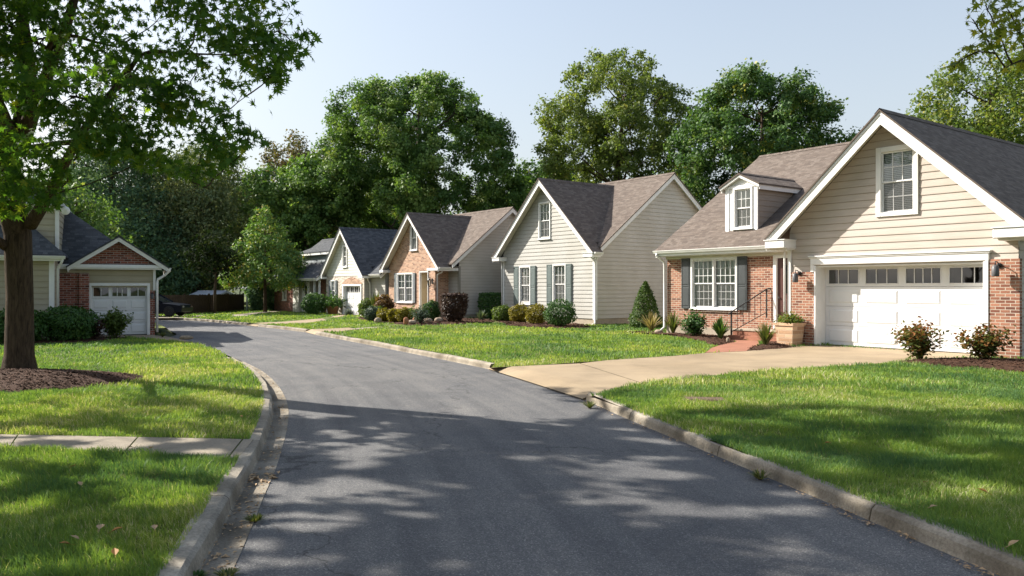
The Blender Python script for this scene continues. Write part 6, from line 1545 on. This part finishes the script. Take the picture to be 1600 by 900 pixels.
# ------------------------------------------------------------------ grass blades
def vnoise(P, scale, seed):
    """smooth value noise over the ground, 0..1"""
    T_ = np.random.default_rng(seed).random((64, 64)); q = P/scale+seed*7.3; i = np.floor(q).astype(int); f = q-i; f = f*f*(3-2*f)
    a, b, c, d = (T_[(i[:, 0]+u) % 64, (i[:, 1]+v) % 64] for u, v in ((0, 0), (1, 0), (0, 1), (1, 1)))
    return (a*(1-f[:, 0])+b*f[:, 0])*(1-f[:, 1])+(c*(1-f[:, 0])+d*f[:, 0])*f[:, 1]
def grass(label, poly, holes, bands, xr=(-1, 1), z0=0.0):
    V, T = [], []; Cn = []; tot = 0; allP = []
    for y0_, y1_, dens, hgt, wid in bands:
        x0_, x1_ = -y1_*.74-1.2, y1_*.74+1.2
        N_ = int((x1_-x0_)*(y1_-y0_)*dens)
        P = np.stack([rng.uniform(x0_, x1_, N_), rng.uniform(y0_, y1_, N_)], 1)
        P = P[np.abs(P[:, 0]) < P[:, 1]*.74+1.2]; P = P[inside(P, poly)]
        for h_ in holes:
            if len(P): P = P[~inside(P, h_)]
        if not len(P): continue
        n = len(P)
        # tufted growth: taller and shorter patches
        pat = vnoise(P, .55, 1)*.6+vnoise(P, .22, 4)*.4; pat2 = vnoise(P, 2.6, 2)*.5+vnoise(P, 1.0, 3)*.5; fine = vnoise(P, .09, 5)
        pat, pat2 = np.clip((pat-.5)*1.7+.5, 0, 1), np.clip((pat2-.5)*2+.5, 0, 1)
        keep_ = rng.random(n) < .45+.75*vnoise(P, .16, 9)
        P, pat, pat2, fine = P[keep_], pat[keep_], pat2[keep_], fine[keep_]; n = len(P)
        h = hgt*(.3+.75*pat+.6*fine)*rng.uniform(.55, 1.25, n); w = wid*rng.uniform(.6, 1.3, n)
        a = rng.uniform(0, 6.283, n); lean = rng.uniform(.1, 1.0, n)*h; la = rng.uniform(0, 6.283, n)*.75+1.9*np.sin(P[:, 0]*1.3+P[:, 1]*.9)
        ux, uy = np.cos(a)*w/2, np.sin(a)*w/2; lx, ly = np.cos(la)*lean, np.sin(la)*lean
        zb = np.full(n, z0)
        v = np.zeros((n, 5, 3))
        v[:, 0] = np.stack([P[:, 0]-ux, P[:, 1]-uy, zb], 1); v[:, 1] = np.stack([P[:, 0]+ux, P[:, 1]+uy, zb], 1)
        mx, my = P[:, 0]+lx*.35, P[:, 1]+ly*.35
        v[:, 2] = np.stack([mx+ux*.8, my+uy*.8, zb+h*.6], 1); v[:, 3] = np.stack([mx-ux*.8, my-uy*.8, zb+h*.6], 1)
        v[:, 4] = np.stack([P[:, 0]+lx, P[:, 1]+ly, zb+h], 1)
        t = np.clip(.02+rng.beta(2, 2.2, n)*.42+.5*pat2+.3*(vnoise(P, .35, 7)-.5)-.05+(rng.random(n) < (.04+.12*(pat2 > .72))*(y1_ < 21))*.45, 0, 1)
        V.append(v.reshape(-1, 3)); T.append(np.repeat(t, 5)); tot += n
    V = np.vstack(V); T = np.concatenate(T); b = np.arange(tot)*5
    loops = np.stack([b, b+1, b+2, b+3, b+3, b+2, b+4], 1).ravel(); counts = np.tile([4, 3], tot)
    if len(bk):      # blades on the bank follow its rise
        B5 = V.reshape(-1, 5, 3); near = (B5[:, 0, 1] > 34) & (B5[:, 0, 1] < 52)
        q = B5[near][:, 0, :2]
        if len(q):
            D = np.linalg.norm(q[:, None, :]-bk[None], axis=2); j = D.argmin(1); sd = np.sum((q-bk[j])*NB[j], 1)
            zr = np.interp(sd, [-1.7, -1.2, -.7, -.3, 0, .35], [0, .06, Z3*.35, Z3*.8, Z3, Z3]); zr[np.abs(D.min(1)) > 1.8] = 0
            B5[near] += np.stack([np.zeros_like(zr), np.zeros_like(zr), zr], 1)[:, None, :]
    o = raw_mesh('grass', V, counts, loops, M['grass'], None, T)
    return tag(o, label, 'grass', kind='stuff')
BANDS = [(2.5, 6.5, 8000, .066, .0046), (6.5, 9.5, 5200, .064, .0058), (9.5, 14, 2500, .064, .0088), (14, 20, 800, .066, .0145), (20, 30, 270, .07, .026), (30, 45, 110, .07, .045), (45, 66, 45, .08, .08)]
def blobs(cs): return [[(cx+r*math.cos(a), cy+r*math.sin(a)) for a in np.linspace(0, 6.283, 14)[:-1]] for cx, cy, r in cs]
lidhole = [[(gp(1101, 624)[0]+a*.34, gp(1101, 624)[1]+b*.24) for a, b in ((-1, -1), (1, -1), (1, 1), (-1, 1))]]
# footprints of the houses keep the grass out of the rooms
foot = [[H2(-7.6, 0), H2(0, 0), H2(0, 10.6), H2(-7.6, 10.6)], [H3(-7.6, 0), H3(-.5, 0), H3(-.5, 9), H3(-7.6, 9)], [H4(-6.9, 0), H4(3.2, 0), H4(3.2, 9), H4(-6.9, 9)], [H1(-7.9, 1.4), H1(6, -.1), H1(6, 14), H1(-7.9, 14)]]
footL = [[(-26, 27.9), (-15.8, 27.9), (-13.3, 29.9), (-13.3, 40), (-26, 40)]]
ov = [tuple(p) for p in leftA+nl*.372]+lawnL[len(gl_edge):]; ovA = [tuple(p) for p in rightA-nr*.075]+lawnA[len(gr_edge):]
grass('green grass of the left lawn, patchy with sun and shade', ov, [walk_poly]+beds+footL, BANDS)
grass('long green grass of the near right lawn', ovA, beds+lidhole, BANDS)
grass('green grass of the long lawn before the cream and brick houses', lawnB, beds+holesB+foot+[redwalk], BANDS)

# ------------------------------------------------------------------ sky, sun, camera
w = bpy.data.worlds.new('World'); sc.world = w; w.use_nodes = True
nt = w.node_tree; bg = nt.nodes['Background']
sky = nt.nodes.new('ShaderNodeTexSky'); sky.sky_type = 'NISHITA'; sky.sun_disc = False
sky.sun_elevation = SUN_EL; sky.sun_rotation = math.atan2(SUN_AZ[0], SUN_AZ[1])
sky.altitude = 50; sky.air_density = 1.2; sky.dust_density = 3.0; sky.ozone_density = 1.3
veil = nt.nodes.new('ShaderNodeMix'); veil.data_type = 'RGBA'; 
stc = nt.nodes.new('ShaderNodeTexCoord'); ssp = nt.nodes.new('ShaderNodeSeparateXYZ'); smr = nt.nodes.new('ShaderNodeMapRange')
smr.inputs['From Min'].default_value = .05; smr.inputs['From Max'].default_value = .75; smr.inputs['To Min'].default_value = .68; smr.inputs['To Max'].default_value = .06
nt.links.new(stc.outputs['Generated'], ssp.inputs[0]); nt.links.new(ssp.outputs[2], smr.inputs['Value']); nt.links.new(smr.outputs[0], veil.inputs[0])
veil.inputs[7].default_value = (3.55, 3.72, 3.9, 1)      # thin bright summer haze high in the air
nt.links.new(sky.outputs[0], veil.inputs[6]); nt.links.new(veil.outputs[2], bg.inputs['Color']); bg.inputs['Strength'].default_value = .1
sl = bpy.data.lights.new('sun', 'SUN'); sl.energy = 5.0; sl.angle = R(.5); sl.color = (1, .94, .85)
so = bpy.data.objects.new('sun', sl); C.objects.link(so)
d = Vector((SUN_AZ[0]*math.cos(SUN_EL), SUN_AZ[1]*math.cos(SUN_EL), math.sin(SUN_EL)))
so.rotation_euler = d.to_track_quat('Z', 'Y').to_euler(); so.location = (-30, 10, 40)
cam = bpy.data.cameras.new('camera'); co = bpy.data.objects.new('camera', cam); C.objects.link(co)
cam.sensor_width = 36; cam.lens = 36*FPX/1600; cam.clip_end = 4000; cam.clip_start = .1
co.location = (0, 0, EYE); co.rotation_euler = (R(90), 0, 0); sc.camera = co
vs = sc.view_settings; vs.view_transform = 'Standard'; vs.look = 'None'; vs.exposure = 1.12; vs.gamma = 1; vs.use_curve_mapping = False
cy = sc.cycles; cy.max_bounces = 8; cy.diffuse_bounces = 3; cy.glossy_bounces = 3; cy.transmission_bounces = 4; cy.transparent_max_bounces = 8
cy.use_denoising = True
